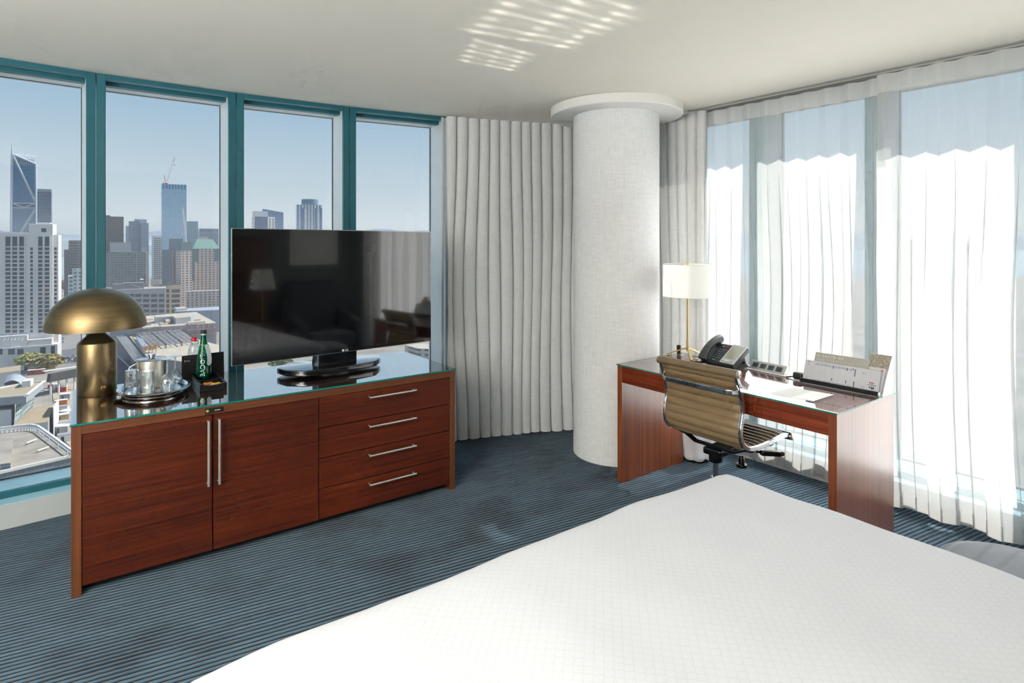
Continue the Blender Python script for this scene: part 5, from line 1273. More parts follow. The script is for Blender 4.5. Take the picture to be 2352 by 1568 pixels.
for k in range(3): tH.rect('white_pier', M('white_render', (234, 234, 230), 0.8), 357.5 + 5 * k, 358.7 + 5 * k, 545, 642, 0.6)
tI = Tower('glass_tower', 'tall pale blue glass tower with a crane on top', 371.5, 428.5, 423, 1060, 33, 34, facade('sky_glass', (212, 236, 244), (152, 190, 216), 2.6, 3.4, 0.86, 0.72, 0.08, 0.12))
for k in range(8): tI.rect('crown_fin', M('fin_blue', (100, 137, 173), 0.4), 374 + 7 * k, 377.5 + 7 * k, 424.5, 434, 0.3)
tI.rect('reflected_block', M('painted_reflection', (76, 100, 124), 0.12, spec=0.6), 372, 424, 573, 660, 0.2)  # darker rects painted as a block mirrored in the tower glass
tI.rect('reflected_block', M('painted_reflection', (76, 100, 124), 0.12, spec=0.6), 388, 420, 548, 573, 0.2)
tJ = Tower('building_shell', 'dark brown building shell under construction', 398, 420, 575, 900, 33, 24, facade('shell_grid', (126, 104, 96), (52, 46, 46), 4, 4, 0.7, 0.6))
tK = Tower('glass_tower', 'dark teal glass tower right of the tall pale tower', 429.5, 455, 508, 1150, 33, 40, facade('teal_bands', (168, 197, 208), (72, 108, 124), 3.2, 3.8, 0.75, 0.75, 0.1))
tK2 = Tower('glass_tower', 'lower dark blue glass tower above the green roof', 458, 502, 525, 1180, 33, 40, facade('deep_blue_bands', (129, 159, 181), (62, 92, 118), 3.2, 60, 0.7, 0.97, 0.1))
# -- beige hotel with green hipped roof
M_PINK = facade('beige_punched', (210, 192, 181), (92, 100, 108), 4.6, 3.05, 0.52, 0.5, 0.25, 0.5)
M_PINKP = M('beige_stone', (212, 195, 184), 0.85)
tL = Tower('hotel_block', 'beige stepped hotel block with green hipped roof', 441, 505, 571, 760, 30, 34, M_PINK)
M_GRN = M('green_copper_roof', (144, 181, 168), 0.6)
tL.rect('glass_shoulder', M('teal_shoulder_glass', (93, 122, 126), 0.15, spec=0.6), 441, 456, 572, 602, 0.3)
tL.rect('glass_shoulder', M('teal_shoulder_glass', (93, 122, 126), 0.15, spec=0.6), 441, 447, 602, 645, 0.3)
tL.rect('glass_shoulder', M('teal_shoulder_glass', (93, 122, 126), 0.15, spec=0.6), 493, 505, 572, 600, 0.3)
xa, xb, xc, xd = tL.xl(442), tL.xl(505.5), tL.xl(453), tL.xl(489)
zr0, zr1 = tL.zt + 0.02, tL.zl(549, tL.L / 2)
MB().add([(xa, -0.8, zr0), (xb, -0.8, zr0), (xb, 35, zr0), (xa, 35, zr0), (xc, 8, zr1), (xd, 8, zr1), (xd, 24, zr1), (xc, 24, zr1)], [(3, 2, 1, 0), (4, 5, 6, 7), (0, 1, 5, 4), (1, 2, 6, 5), (2, 3, 7, 6), (3, 0, 4, 7)]).build('hipped_roof', M_GRN, tL.o)
MB().box(xc + 1, xd - 5, 10, 22, zr1 + 0.02, zr1 + 3.2).build('roof_lantern', M_PINKP, tL.o)
tL2 = Tower('hotel_block', 'shaded side wing of the beige hotel', 416, 441, 576, 735, 46, 22, M_PINK)
tL2.block('slope_roof', M('dark_green_roof', (100, 126, 129), 0.6), 417, 440, 556, 2, 20)
tL3 = Tower('hotel_block', 'lower front wing of the beige hotel with punched windows', 427, 512, 668, 700, 30, 10, M_PINK)
# -- tan and grey office blocks
tM = Tower('office_block', 'tan office block with wide dark windows', 352, 417, 655, 720, 31, 26, M('tan_concrete', (203, 184, 159), 0.85))
tM.windows(M_WIN, ((374, 389), (394, 413)), [(664 + 11.5 * k, 672 + 11.5 * k) for k in range(6)])
tM.block('roof_block', M('tan_light', (221, 201, 184), 0.85), 346, 366, 642, 4, 16)
tM.block('roof_plant', M('plant_brown', (173, 153, 140), 0.85), 376, 392, 649, 6, 14)
tN = Tower('office_block', 'broad grey office block with ribbon windows behind the lamp', 222, 381, 664, 660, 31, 34, M('grey_precast', (179, 175, 175), 0.85, noise_amt=0.04))
tN.rect('corner_pier', M('pale_precast', (223, 217, 208), 0.85), 379, 381.6, 663, 740, 0.4, 30)
rowsN = [(675, 681.5), (685.5 + 1.5, 693.5), (699, 706), (711, 718), (722, 729)]
tN.windows(M_WIN, ((238, 254), (256, 272), (274, 290), (292, 308), (310, 325.5), (328.5, 343), (347, 361), (365, 377)), [(x, x + 6.8) for x in (675, 686.5, 698.5, 710.5, 722)])
tN.block('plant_room', M('plant_grey', (137, 135, 137), 0.8), 257, 283, 653, 4, 18)
tN.block('plant_room', M('plant_grey', (137, 135, 137), 0.8), 280, 330, 650.5, 8, 24)
tN.block('roof_rail_bank', M('plant_pale', (197, 190, 184), 0.8), 236, 256, 660, 2, 8)
MB().lathe([(2.2, 0), (1.6, 0.8), (0.01, 1.1)], 16, (tN.xl(324), 10, tN.zl(643, tN.L * 0.6))).build('dish_aerial', M('dish_white', (244, 244, 244), 0.5), tN.o)
tN.bar('roof_sloped_pipe', M('plant_grey', (137, 135, 137), 0.8), (297, 652), (333, 664), 0.4, 3)
# -- third pane towers
tQ = Tower('apartment_tower', 'white and blue apartment tower above the television', 580, 615, 485, 1050, 24, 30, M('white_render', (234, 234, 230), 0.8))
tQ.rect('glass_bay', facade('navy_grid', (98, 126, 162), (60, 86, 122), 3.2, 3.6, 0.75, 0.75, 0.12), 585, 614.5, 497.5, 560, 0.3)
for k in range(9): tQ.rect('balcony', M('balcony_grey', (140, 148, 159), 0.6), 577.5, 580.5, 500 + 4 * k, 501.5 + 4 * k, 0.5)
tQ2 = Tower('apartment_tower', 'blue glass slab behind the white apartment tower', 615.5, 651, 488, 1090, 24, 26, facade('blue_slab', (113, 153, 192), (66, 104, 146), 3.2, 3.6, 0.8, 0.75, 0.12))
tQ2.rect('white_grid_bay', M('white_render', (234, 234, 230), 0.8), 615.5, 631.5, 498, 560, 0.5)
for k in range(9):
    for j in range(2): tQ2.rect('window', M_WIN, 618 + 7.5 * j, 621.5 + 7.5 * j, 502 + 4.3 * k, 504.6 + 4.3 * k, 0.7)
zq = tQ2.zt
MB().add([(-tQ2.L * 0.35, 0, zq), (tQ2.L, 0, zq), (tQ2.L, 26, zq), (-tQ2.L * 0.35, 26, zq), (-tQ2.L * 0.35, 0, zq + 6.5), (tQ2.L, 0, zq + 0.4), (tQ2.L, 26, zq + 0.4), (-tQ2.L * 0.35, 26, zq + 6.5)], [(3, 2, 1, 0), (4, 5, 6, 7), (0, 1, 5, 4), (1, 2, 6, 5), (2, 3, 7, 6), (3, 0, 4, 7)]).build('sloped_top', facade('blue_slab', (113, 153, 192), (66, 104, 146), 3.2, 3.6, 0.8, 0.75, 0.12), tQ2.o)
tR = Tower('round_top_tower', 'white and blue tower with a round glass crown', 681, 740, 470, 1180, 22, 34, facade('white_blue_strip', (223, 228, 232), (74, 104, 134), 6.0, 3.4, 0.5, 0.8, 0.2))
for px0, px1, t in ((244, 244, 244), (699.5, 704.5, 480), (244, 244, 244), (729, 733.5, 487)): tR.rect('white_rib', M('white_render', (234, 234, 230), 0.8), px0, px1, t, 560, 0.6)
for px0, px1 in ((690.5, 698.5), (723, 728.5), (734.5, 740)): tR.rect('glass_strip', facade('blue_slab', (113, 153, 192), (66, 104, 146), 3.2, 3.6, 0.8, 0.75, 0.12), px0, px1, 478, 560, 0.3)
rc = (tR.xl(693) + tR.xl(732)) / 2; rr_ = (tR.xl(732) - tR.xl(693)) / 2
MB().lathe([(rr_ * 0.85, 0), (rr_ * 0.85, 1.2), (rr_, 1.2), (rr_, tR.zl(457, rc) - tR.zt)], 40, (rc, 17, tR.zt + 0.02)).build('round_crown', facade('crown_round_bands', (140, 168, 190), (84, 116, 142), 90, 2.6, 0.99, 0.6, 0.12), tR.o, smooth=40)

# -- cranes
M_CRW = M('crane_white', (243, 234, 232), 0.5); M_CRR = M('crane_red', (201, 60, 71), 0.5)
def lattice(name, mat, p, q, w, nseg, parent):
    p = Vector(p); q = Vector(q); d = (q - p).normalized(); s_ = d.cross(Vector((0, 1, 0))).normalized() * w; b = Vector((0, w, 0)); mb = MB()
    for o_ in (s_ + b, s_ - b, -s_ + b, -s_ - b): mb.bar(p + o_, q + o_, w * 0.28)
    for k in range(nseg):
        a0 = p.lerp(q, k / nseg); a1 = p.lerp(q, (k + 1) / nseg); sg = 1 if k % 2 else -1
        mb.bar(a0 + s_ * sg, a1 - s_ * sg, w * 0.22)
    return mb.build(name, mat, parent)
cr = thing('tower_crane', 'red and white luffing crane on the tall glass tower', 'crane', at(379, 423, 1066), 0, 'cranes on the skyline')
k_ = 1066 / FPX
def cp(dx, dy): return Vector((dx * k_, 0, -dy * k_))
MB().box(-4 * k_, 7 * k_, -1.5, 1.5, 0.0, 2.4 * k_).build('machine_deck', M_CRR, cr.__class__ and cr)
MB().box(-4.5 * k_, -1 * k_, -1.4, 1.4, 2.45 * k_, 5 * k_).build('counterweight', M_CRW, cr)
lattice('jib', M_CRW, cp(3.5, -3), cp(22, -62), 0.55, 22, cr)
lattice('a_frame', M_CRR, cp(1, -3), cp(-1.5, -20), 0.45, 8, cr)
MB().bar(cp(-1.5, -20), cp(19, -52), 0.12).build('pendant_line', M_CRW, cr)
MB().bar(cp(22, -61), cp(22, -45), 0.10).build('hoist_line', M_BLACK, cr)
MB().box(21.4 * k_, 22.6 * k_, -0.4, 0.4, 43 * k_, 45 * k_).build('hook_block', M_BLACK, cr)
cr2 = thing('tower_crane', 'white and red crane standing before the tall glass tower', 'crane', at(428, 560, 880), 0, 'cranes on the skyline')
k_ = 880 / FPX
MB().box(-1.6, 1.6, -1.6, 1.6, GND - cr2.location.z, 0).build('mast', M('mast_grey', (173, 162, 159), 0.6), cr2)
MB().box(-3 * k_, 3.5 * k_, -1.4, 1.4, 0.02, 3.5 * k_).build('machine_deck', M_CRR, cr2)
lattice('jib', M_CRW, cp(0, -4), cp(-8, -83), 0.6, 26, cr2)
MB().bar(cp(3, -4), cp(-3, -40), 0.12).build('pendant_line', M_CRR, cr2)

# -- low roofs near the hotel
def prism_building(name, label, pts, z, zb, mat_r, mat_w, group='low roofs below the window', parapet=0.0, cat='building'):
    w = [onz(px, py, z) for px, py in pts]; c = sum(w, Vector()) / len(w)
    o = thing(name, label, cat, (c.x, c.y, zb), 0, group)
    poly = [(p.x - c.x, p.y - c.y) for p in w]
    MB().prism(poly, 0, z - zb - 0.4).build('walls', mat_w, o)
    MB().prism(poly, z - zb - 0.38, z - zb).build('roof_deck', mat_r, o)
    if parapet > 0:
        n = len(poly)
        for i in range(n):
            a, b = Vector(poly[i]), Vector(poly[(i + 1) % n]); d = (b - a).normalized(); s_ = Vector((-d.y, d.x)) * 0.35
            mb = MB().prism([tuple(a - s_), tuple(b - s_), tuple(b + s_), tuple(a + s_)], z - zb + 0.01, z - zb + parapet); mb.build('parapet', M('parapet_white', (234, 232, 225), 0.8), o)
    return o, c
M_RFG = M('gravel_roof', (178, 162, 136), 0.95, noise_amt=0.12, noise_scale=0.6)
M_RFW = M('white_membrane_roof', (194, 184, 168), 0.9, noise_amt=0.08, noise_scale=0.2)
M_RFC = M('weathered_concrete_roof', (166, 157, 144), 0.95, noise_amt=0.28, noise_scale=0.12)
M_WLG = facade('panel_wall_grey', (173, 177, 184), (132, 136, 142), 3.2, 40, 0.96, 0.99, 0.7, 0.06)
M_WLP = M('pale_panel_wall', (223, 223, 223), 0.8)
o1, c1 = prism_building('convention_roof', 'weathered flat roof with curved railing, nearest below the window', [(-45, 990), (0, 986), (40, 981), (70, 978.5), (86, 981), (100, 990), (178, 1047), (133, 1057), (33, 1080), (-45, 1098)], -70, GND, M_RFC, M_WLG, parapet=0.9)
rail = MB()
rp_ = [onz(px, py, -68.6) - Vector((c1.x, c1.y, GND)) for px, py in ((-45, 992), (0, 988), (40, 983), (69, 981), (84, 984), (98, 993), (170, 1046))]
rail.tube(catmull(rp_, 6), 0.22, 6); rail.build('guard_rail', M('rail_grey', (217, 219, 221), 0.5), o1)
for i, p in enumerate(catmull(rp_, 4)):
    if i % 1 == 0: MB().box(p.x - 0.15, p.x + 0.15, p.y - 0.15, p.y + 0.15, p.z - 1.3, p.z).build('rail_post', M('rail_grey', (217, 219, 221), 0.5), o1)
for (pa, pb) in (((60, 1018), (84, 1008)), ((86, 1035), (112, 1026))):
    a = onz(*pa, -69.3) - Vector((c1.x, c1.y, GND)); b = onz(*pb, -69.3) - Vector((c1.x, c1.y, GND)); MB().tube([a, b], 0.3, 8).build('davit_arm', M('davit_pale', (234, 228, 212), 0.5), o1)
o1b, c1b = prism_building('stair_head', 'raised pale roof block with louvred front at lower left', [(-45, 1012), (29, 1010), (24, 1062), (-45, 1072)], -67.5, -69.95, M_RFC, facade('louvre_wall', (195, 197, 199), (110, 114, 120), 60, 0.55, 0.99, 0.5, 0.6, 0.05))
o2, c2 = prism_building('angled_hall', 'gravel roofed hall with white slanted eave', [(-45, 918), (60, 909), (100, 877), (70, 879), (20, 888), (-45, 902)], -71, -74.5, M_RFG, M('blue_grey_wall', (162, 167, 174), 0.8), parapet=0.7)
hw_ = [onz(px, py, -74.6) for px, py in ((-45, 921), (34, 913), (33, 903), (-45, 909))]
MB().prism([(p.x - c2.x, p.y - c2.y) for p in hw_], GND + 74.5, -0.15).build('rear_wall', MATS['blue_grey_wall'], o2)
a = onz(60, 910, -71) - Vector((c2.x, c2.y, -74.5)); b = onz(100, 878, -71) - Vector((c2.x, c2.y, -74.5))
MB().ribbon([a + Vector((0, 0, 0.4)), b + Vector((0, 0, 0.4))], 1.5, 0.8, (0.3, -1, 0.2)).build('white_eave', M('eave_white', (244, 244, 243), 0.7), o2)
gl = thing('glass_wall', 'slanted glazed wall under the white eave', 'facade', onz(30, 978, -84), 0, 'low roofs below the window')
q = [onz(38, 918, -73.5), onz(82, 897, -73.5), onz(74, 936, -82), onz(33, 974, -84)]; q = [p - Vector(gl.location) for p in q]
off_ = Vector((0.25, -0.3, 0.1))
MB().add(q + [p - off_ for p in q], [(0, 1, 2, 3), (7, 6, 5, 4), (0, 4, 5, 1), (1, 5, 6, 2), (2, 6, 7, 3), (3, 7, 4, 0)]).build('glazing', M('hall_glass', (129, 148, 155), 0.15, spec=0.6), gl)
for k in range(10):
    t = k / 9; MB().bar(q[0].lerp(q[1], t) + off_, q[3].lerp(q[2], t) + off_, 0.14).build('mullion', M('mullion_pale', (223, 228, 223), 0.6), gl)
for k in range(1, 5):
    t = k / 5; MB().bar(q[0].lerp(q[3], t) + off_ * 1.3, q[1].lerp(q[2], t) + off_ * 1.3, 0.12).build('transom', M('mullion_pale', (223, 228, 223), 0.6), gl)
o3, c3 = prism_building('gravel_terrace', 'lower gravel terrace between the glazed wall and white fin', [(26, 980), (74, 937), (124, 928), (110, 968), (86, 972)], -84.2, GND, M_RFG, M('blue_grey_wall', (162, 167, 174), 0.8))
o4, c4 = prism_building('fin_wall', 'tall white fin wall right of the gravel terrace', [(121, 934), (134, 915), (135.5, 916.5), (123, 937)], -80, GND, M_WLP, M_WLP)
o5, c5 = prism_building('side_wing', 'pale low wing with door at the left picture edge', [(-45, 942), (28, 936), (26, 940), (-45, 946)], -77.5, GND, M_WLP, M_WLP)
o6, c6 = prism_building('plant_box', 'small white plant box on the hall roof', [(50, 876), (70, 874), (77, 868), (58, 869)], -68.0, -70.98, M_WLP, M_WLP)
bv = thing('barrel_vault', 'grey barrel vaulted roof light on the hall', 'roof light', onz(30, 880, -72), 0, 'low roofs below the window')
p0 = onz(10, 880, -70.9) - Vector(bv.location); p1 = onz(49, 881, -70.9) - Vector(bv.location); q0 = onz(17, 862, -70.9) - Vector(bv.location); q1 = onz(60, 868, -70.9) - Vector(bv.location)
def vault(u, v):
    a = p0.lerp(p1, u); b = q0.lerp(q1, u); p = a.lerp(b, v); p.z += 1.6 * math.sin(PI * u); return p
MB().grid(vault, 14, 5).build('vault', M('vault_metal', (184, 188, 192), 0.5), bv, smooth=60)
MB().grid(lambda u, v: (vault(u, 0) if v > 0.5 else Vector((vault(u, 0).x, vault(u, 0).y, p0.z - 1.2))), 14, 2).build('vault_front', M('dark_brown_wall', (91, 91, 96), 0.8), bv)
o7, c7 = prism_building('low_roof', 'long low gravel roof before the trees', [(-45, 852), (47, 838), (46, 850), (-45, 862)], -80, GND, M_RFG, M('blue_grey_wall', (162, 167, 174), 0.8))
# street, footbridge, hoarding
M_ASPH = M('asphalt', (109, 111, 115), 0.9, noise_amt=0.15, noise_scale=0.15)
def ground_patch(name, label, pts, mat, z=GND + 0.15):
    w = [onz(px, py, z) for px, py in pts]; c = sum(w, Vector()) / len(w)
    tag(MB().prism([(p.x - c.x, p.y - c.y) for p in w], -0.1, 0.0).build(name, mat, None, loc=(c.x, c.y, z)), label, None, None, 'structure')
ground_patch('street_asphalt', 'dark street beside the white tower', [(133, 806), (190, 796), (190, 832), (126, 836)], M_ASPH)
ground_patch('upper_street', 'grey upper street with lane marks', [(138, 770), (190, 766), (190, 795), (134, 804)], M('asphalt_light', (153, 148, 144), 0.9))
ground_patch('yard_paving', 'pale paved building yard below the lamp', [(88, 893), (190, 878), (190, 1050), (134, 1000), (120, 900)], M('yard_paving', (190, 178, 158), 0.95, noise_amt=0.25, noise_scale=0.12), GND + 0.3)
ground_patch('service_lane', 'shaded lane left of the construction hall', [(236, 760), (275, 760), (335, 860), (236, 900)], M_ASPH, GND + 0.2)
for k in range(7):
    a = onz(147 + 5.5 * k, 773.5 - 0.4 * k, GND + 0.3); MB().box(-0.8, 0.8, -2.2, 2.2, 0, 0.05)
fb = thing('footbridge', 'long footbridge with white roof and dark side over the yard', 'bridge', onz(140, 880, -85), 0)
fa, fb_ = onz(112, 868, -84) - Vector(fb.location), onz(192, 853, -84) - Vector(fb.location)
MB().ribbon([fa, fb_], 2.6, 1.8, (0, 0.2, 1)).build('dark_side', M('bridge_dark', (78, 78, 80), 0.8, noise_amt=0.2, noise_scale=0.3), fb)
MB().ribbon([fa + Vector((-6, 3, 3.6)), fb_ + Vector((0, 3, 3.6))], 0.25, 3.0, (0, 0.1, 1)).build('white_roof', M_WLP, fb)
for k in range(5):
    p = fa.lerp(fb_, k / 4 * 0.9 + 0.05); MB().box(p.x - 0.4, p.x + 0.4, p.y - 0.4, p.y + 0.4, GND - fb.location.z, p.z - 2.5).build('pier', M_WLP, fb)
# site cabins and machines in the yard
cm = [M('cabin_white', (243, 241, 234), 0.7), M('cabin_orange', (223, 129, 74), 0.7), M('cabin_grey', (162, 164, 168), 0.7), M('cabin_red', (188, 67, 63), 0.7), M('cabin_tan', (201, 173, 122), 0.7)]
cabw = ['white', 'orange', 'grey', 'red', 'tan']
def cabin(px, py, L, W, Hh, rz, mi, where):
    p = onz(px, py, GND + 0.4)
    t = thing('site_cabin', '%s site cabin %s' % (cabw[mi], where), 'cabin', p, rz, 'site cabins and crates in the building yard')
    MB().box(-L / 2, L / 2, -W / 2, W / 2, 0.0, Hh).build('box', cm[mi], t)
    MB().box(-L / 2 - 0.15, L / 2 + 0.15, -W / 2 - 0.15, W / 2 + 0.15, Hh + 0.01, Hh + 0.25).build('lid', cm[0] if mi != 0 else cm[2], t)
    MB().box(-L * 0.3, -L * 0.12, -W / 2 - 0.06, -W / 2 - 0.01, 0.1, Hh * 0.8).build('door', M_WIN, t)
random.seed(11)
spots = [(100, 852, 14, 4, 4, 0.6, 4, 'under the tree at the bridge end'), (84, 858, 10, 3, 3, 0.6, 3, 'left of the bridge roof'), (100, 842, 18, 4, 4.5, 0.6, 0, 'behind the bridge roof'), (70, 848, 12, 4, 5, 0.6, 0, 'below the tree crown'),
         (122, 890, 5, 3, 2.5, 0.3, 3, 'under the bridge, left'), (131, 892, 4, 3, 2.5, 0.9, 0, 'under the bridge, middle'), (142, 898, 6, 3, 3, 0.2, 3, 'right of the yard mast'), (150, 915, 5, 4, 3, 0.5, 2, 'by the bridge pier'),
         (140, 945, 7, 4, 3, 0.4, 0, 'beside the white fin top'), (152, 955, 5, 5, 3, 0.1, 2, 'right of the white fin'), (142, 968, 6, 4, 4, 0.7, 4, 'below the fin top'), (154, 980, 8, 5, 3, 0.5, 0, 'by the cabinet corner'), (145, 995, 6, 4, 4, 0.2, 2, 'low beside the fin'), (153, 1010, 7, 4, 3, 0.6, 0, 'near the curved railing'), (140, 928, 6, 3, 2.5, 0.6, 1, 'between bridge and fin')]
for s_ in spots: cabin(*s_)
# cars on the streets
def car(px, py, rz, col, label):
    p = onz(px, py, GND + 0.35); t = thing('car', label, 'car', p, rz, 'cars on the streets below')
    MB().box(-2.2, 2.2, -0.9, 0.9, 0.3, 0.85).build('body', col, t, bevel=0.15, seg=1)
    MB().prism_x([(-0.85, 0.86), (0.85, 0.86), (0.7, 1.45), (-0.7, 1.45)], -1.2, 1.0).build('cabin', M_WIN, t)
    for x in (-1.4, 1.4):
        for y in (-0.85, 0.85): MB().lathe([(0.32, -0.1), (0.32, 0.1)], 12).xf(Matrix.Translation((x, y, 0.32)) @ Matrix.Rotation(PI / 2, 4, 'X')).build('wheel', M_BLACK, t)
ccol = [M('car_white', (244, 244, 244), 0.3), M('car_silver', (195, 199, 203), 0.3), M('car_dark', (65, 69, 76), 0.3)]
cn = ['white', 'silver', 'dark']
for i, (px, py, rz, ci, w_) in enumerate(((131, 837, 0.6, 0, 'near the podium corner'), (146, 833, 0.6, 1, 'waiting at the crossing'), (160, 829, 0.6, 1, 'next to the lamp base'), (145, 788, 1.9, 0, 'parked on the upper street'), (145, 783, 1.9, 0, 'parked highest on the upper street'), (145, 778, 1.9, 1, 'parked by the tower edge'), (155, 824, 0.6, 2, 'in the street shade'), (168, 820, 0.6, 0, 'behind the lamp base'))):
    car(px, py, rz, ccol[ci], '%s car %s' % (cn[ci], w_))
# trees
def tree(px, py, r_, hgt, col, label, seed, nleaf=260):
    p = onz(px, py, GND + 0.3); t = thing('tree', label, 'tree', p, 0, 'trees in the streets below')
    MB().tube([(0, 0, 0), (0.2, 0.1, hgt * 0.5), (0.0, 0.0, hgt * 0.75)], [0.35, 0.28, 0.12], 7).build('trunk', M('bark', (100, 85, 69), 0.9), t)
    rnd = random.Random(seed); mb = MB()
    for k in range(nleaf):
        u, v, w_ = rnd.gauss(0, 1), rnd.gauss(0, 1), rnd.gauss(0, 1); l_ = math.sqrt(u * u + v * v + w_ * w_); rad = rnd.uniform(0.55, 1.0)
        c = Vector((u / l_ * r_ * rad, v / l_ * r_ * rad, hgt * 0.64 + w_ / l_ * hgt * 0.44 * rad)); s_ = r_ * rnd.uniform(0.10, 0.2)
        mt = Matrix.Translation(c) @ Matrix.Rotation(rnd.uniform(0, 6), 4, 'Z') @ Matrix.Rotation(rnd.uniform(0, 6), 4, 'X') @ Matrix.Scale(s_, 4)
        vs_ = [mt @ Vector(q) for q in ((-1, 0, 0), (0, -0.6, 0.3), (1, 0, 0), (0, 0.6, 0.3), (0, 0, -0.6))]
        mb.add(vs_, [(0, 1, 2, 3), (0, 1, 4), (1, 2, 4), (2, 3, 4), (3, 0, 4)])
    mb.build('crown', M('leaf_%d' % (sum(col) % 97), col, 0.85, noise_amt=0.3, noise_scale=0.5), t)
for i, (px, py, r_, h_, c_, lb) in enumerate(((10, 835, 5, 8, (110, 130, 88), 'green street tree at the left picture edge'), (22, 834, 5.5, 9, (110, 130, 88), 'green street tree second from the picture edge'), (34, 834, 6, 10, (110, 130, 88), 'green street tree before the podium windows'), (46, 838, 5, 8, (110, 130, 88), 'green street tree left of the olive crown'),
        (70, 846, 10, 11, (158, 152, 92), 'broad olive tree crown before the podium'), (88, 848, 10, 11, (158, 152, 92), 'broad olive tree in the middle of the pair'), (110, 850, 10, 11, (156, 144, 88), 'broad olive tree nearest the podium doorway'), (142, 662, 14, 16, (84, 92, 74), 'dark tree above the lamp by the bay'), (152, 668, 12, 14, (84, 92, 74), 'dark tree beside the small glass block'))):
    tree(px, py, r_, h_, c_, lb, 100 + i, 420)
# -- construction hall in the second pane
M_WLS = M('sheeted_wall', (148, 153, 162), 0.85, noise_amt=0.12, noise_scale=0.3)
hall, hc = prism_building('construction_hall', 'large hall with sheeted walls and crowded white roof', [(252, 752), (296, 755.5), (497, 741), (450, 716), (311, 727), (262, 735)], -69, GND, M_RFW, M_WLS, 'construction site outside the second window')
def hp(px, py, z): return onz(px, py, z) - Vector((hc.x, hc.y, GND))
for k in range(16):
    px = 303 + 12.6 * k; py = 755.2 - 14.2 * (px - 296) / 201
    a = hp(px, py, -69); a += Vector((0, -0.5, -0.3)); MB().box(a.x - 0.22, a.x + 0.22, a.y - 0.22, a.y + 0.22, a.z - 13.5, a.z).build('orange_post', M('post_orange', (212, 142, 109), 0.7), hall)
for dz_ in (4.5, 9.0):
    a = hp(296, 755.5, -69) + Vector((0, -0.6, -dz_)); b = hp(497, 741, -69) + Vector((0, -0.6, -dz_)); MB().bar(a, b, 0.22).build('scaffold_rail', M('post_orange', (212, 142, 109), 0.7), hall)
def roof_item(name, label, pts, h, mt, mw):
    prism_building(name, label, pts, -69 + h, -68.98, mt, mw, 'plant on the construction hall roof', cat='roof plant')
M_TAN = M('crate_tan', (188, 170, 153), 0.85); M_PG = M('plant_side_grey', (173, 175, 179), 0.8)
roof_item('roof_penthouse', 'long white roofed penthouse on the construction hall', [(354, 724), (447, 717), (454, 721), (438, 727), (404, 730), (396, 726), (358, 728.5)], 5.5, M_RFW, M_PG)
roof_item('roof_unit', 'tan roof unit beside the lamp shade', [(311, 739), (346, 737), (347, 739), (312, 741)], 4, M_RFW, M_TAN)
roof_item('roof_unit', 'flat pale roof unit behind the tan one', [(312, 732), (350, 728), (352, 731), (314, 735)], 1.5, M_RFW, M_TAN)
roof_item('roof_unit', 'white ribbed skylight on the hall roof', [(322, 748), (345, 745), (350, 750), (328, 752)], 1.2, M_RFW, M_RFW)
roof_item('roof_unit', 'small tan hut in the middle of the hall roof', [(379, 733), (388, 732), (391, 736), (381, 737)], 3, M_RFW, M_TAN)
roof_item('roof_unit', 'brown stacked boards on the hall roof', [(366, 740), (383, 739), (386, 742), (369, 744)], 1.2, M_TAN, M_TAN)
roof_item('roof_unit', 'long tan container row at the right of the hall roof', [(421, 733), (459, 730), (461, 732), (423, 735.5)], 1.8, M_RFW, M_TAN)
roof_item('roof_unit', 'lower tan container row nearest the hall edge', [(430, 738.5), (470, 735), (472, 737), (432, 741)], 2.0, M_RFW, M_TAN)
roof_item('roof_unit', 'pale membrane strip along the hall edge', [(300, 752), (370, 746.5), (372, 748.5), (303, 754)], 0.6, M_RFW, M_TAN)
prism_building('low_block', 'blue grey low block behind the construction hall', [(404, 709), (512, 703), (512, 711), (400, 715)], -71, GND, M('slate_roof', (173, 181, 192), 0.8), M('slate_wall', (155, 166, 179), 0.8), 'construction site outside the second window')
prism_building('low_block', 'small white roofed block behind the construction hall', [(400, 705.5), (424, 704), (429, 707), (405, 709)], -68.5, -70.9, M_RFW, M_PG, 'construction site outside the second window')
deck, dc = prism_building('steel_deck', 'bright deck with steel roof grid below the hall', [(297, 772), (418, 757.5), (452, 778), (516, 796), (516, 815), (420, 830), (338, 819)], -75, GND, M('bright_deck', (198, 186, 166), 0.9, noise_amt=0.12, noise_scale=0.15), M('deck_side_grey', (140, 140, 148), 0.85), 'construction site outside the second window')
def dkp(px, py, z): return onz(px, py, z) - Vector((dc.x, dc.y, GND))
M_BEAM = M('steel_beam', (151, 155, 164), 0.6); M_BEAMD = M('dark_steel_beam', (100, 104, 113), 0.6)
g00, g10, g11, g01 = (313, 766), (418, 757.5), (455, 782), (345, 795)
def bil(u, v):
    return (g00[0] * (1 - u) * (1 - v) + g10[0] * u * (1 - v) + g11[0] * u * v + g01[0] * (1 - u) * v, g00[1] * (1 - u) * (1 - v) + g10[1] * u * (1 - v) + g11[1] * u * v + g01[1] * (1 - u) * v)
for k in range(12): MB().bar(dkp(*bil(0, k / 11), -72.5), dkp(*bil(1, k / 11), -72.5), 0.38).build('purlin', M_BEAM, deck)
for k in range(10): MB().bar(dkp(*bil(k / 9, 0), -72.0), dkp(*bil(k / 9, 1), -72.0), 0.5 if k % 3 == 0 else 0.22).build('rafter', M_BEAMD if k % 3 == 0 else M_BEAM, deck)
for u in (0, 0.33, 0.66, 1):
    for v in (0, 0.5, 1): 
        p = dkp(*bil(u, v), -72.3); MB().box(p.x - 0.3, p.x + 0.3, p.y - 0.3, p.y + 0.3, -75 - GND + 0.02, p.z).build('stanchion', M_BEAMD, deck)
sl = [dkp(313, 772, -72.8), dkp(321, 769, -71.5), dkp(341, 797, -71.5), dkp(331, 800, -72.8)]
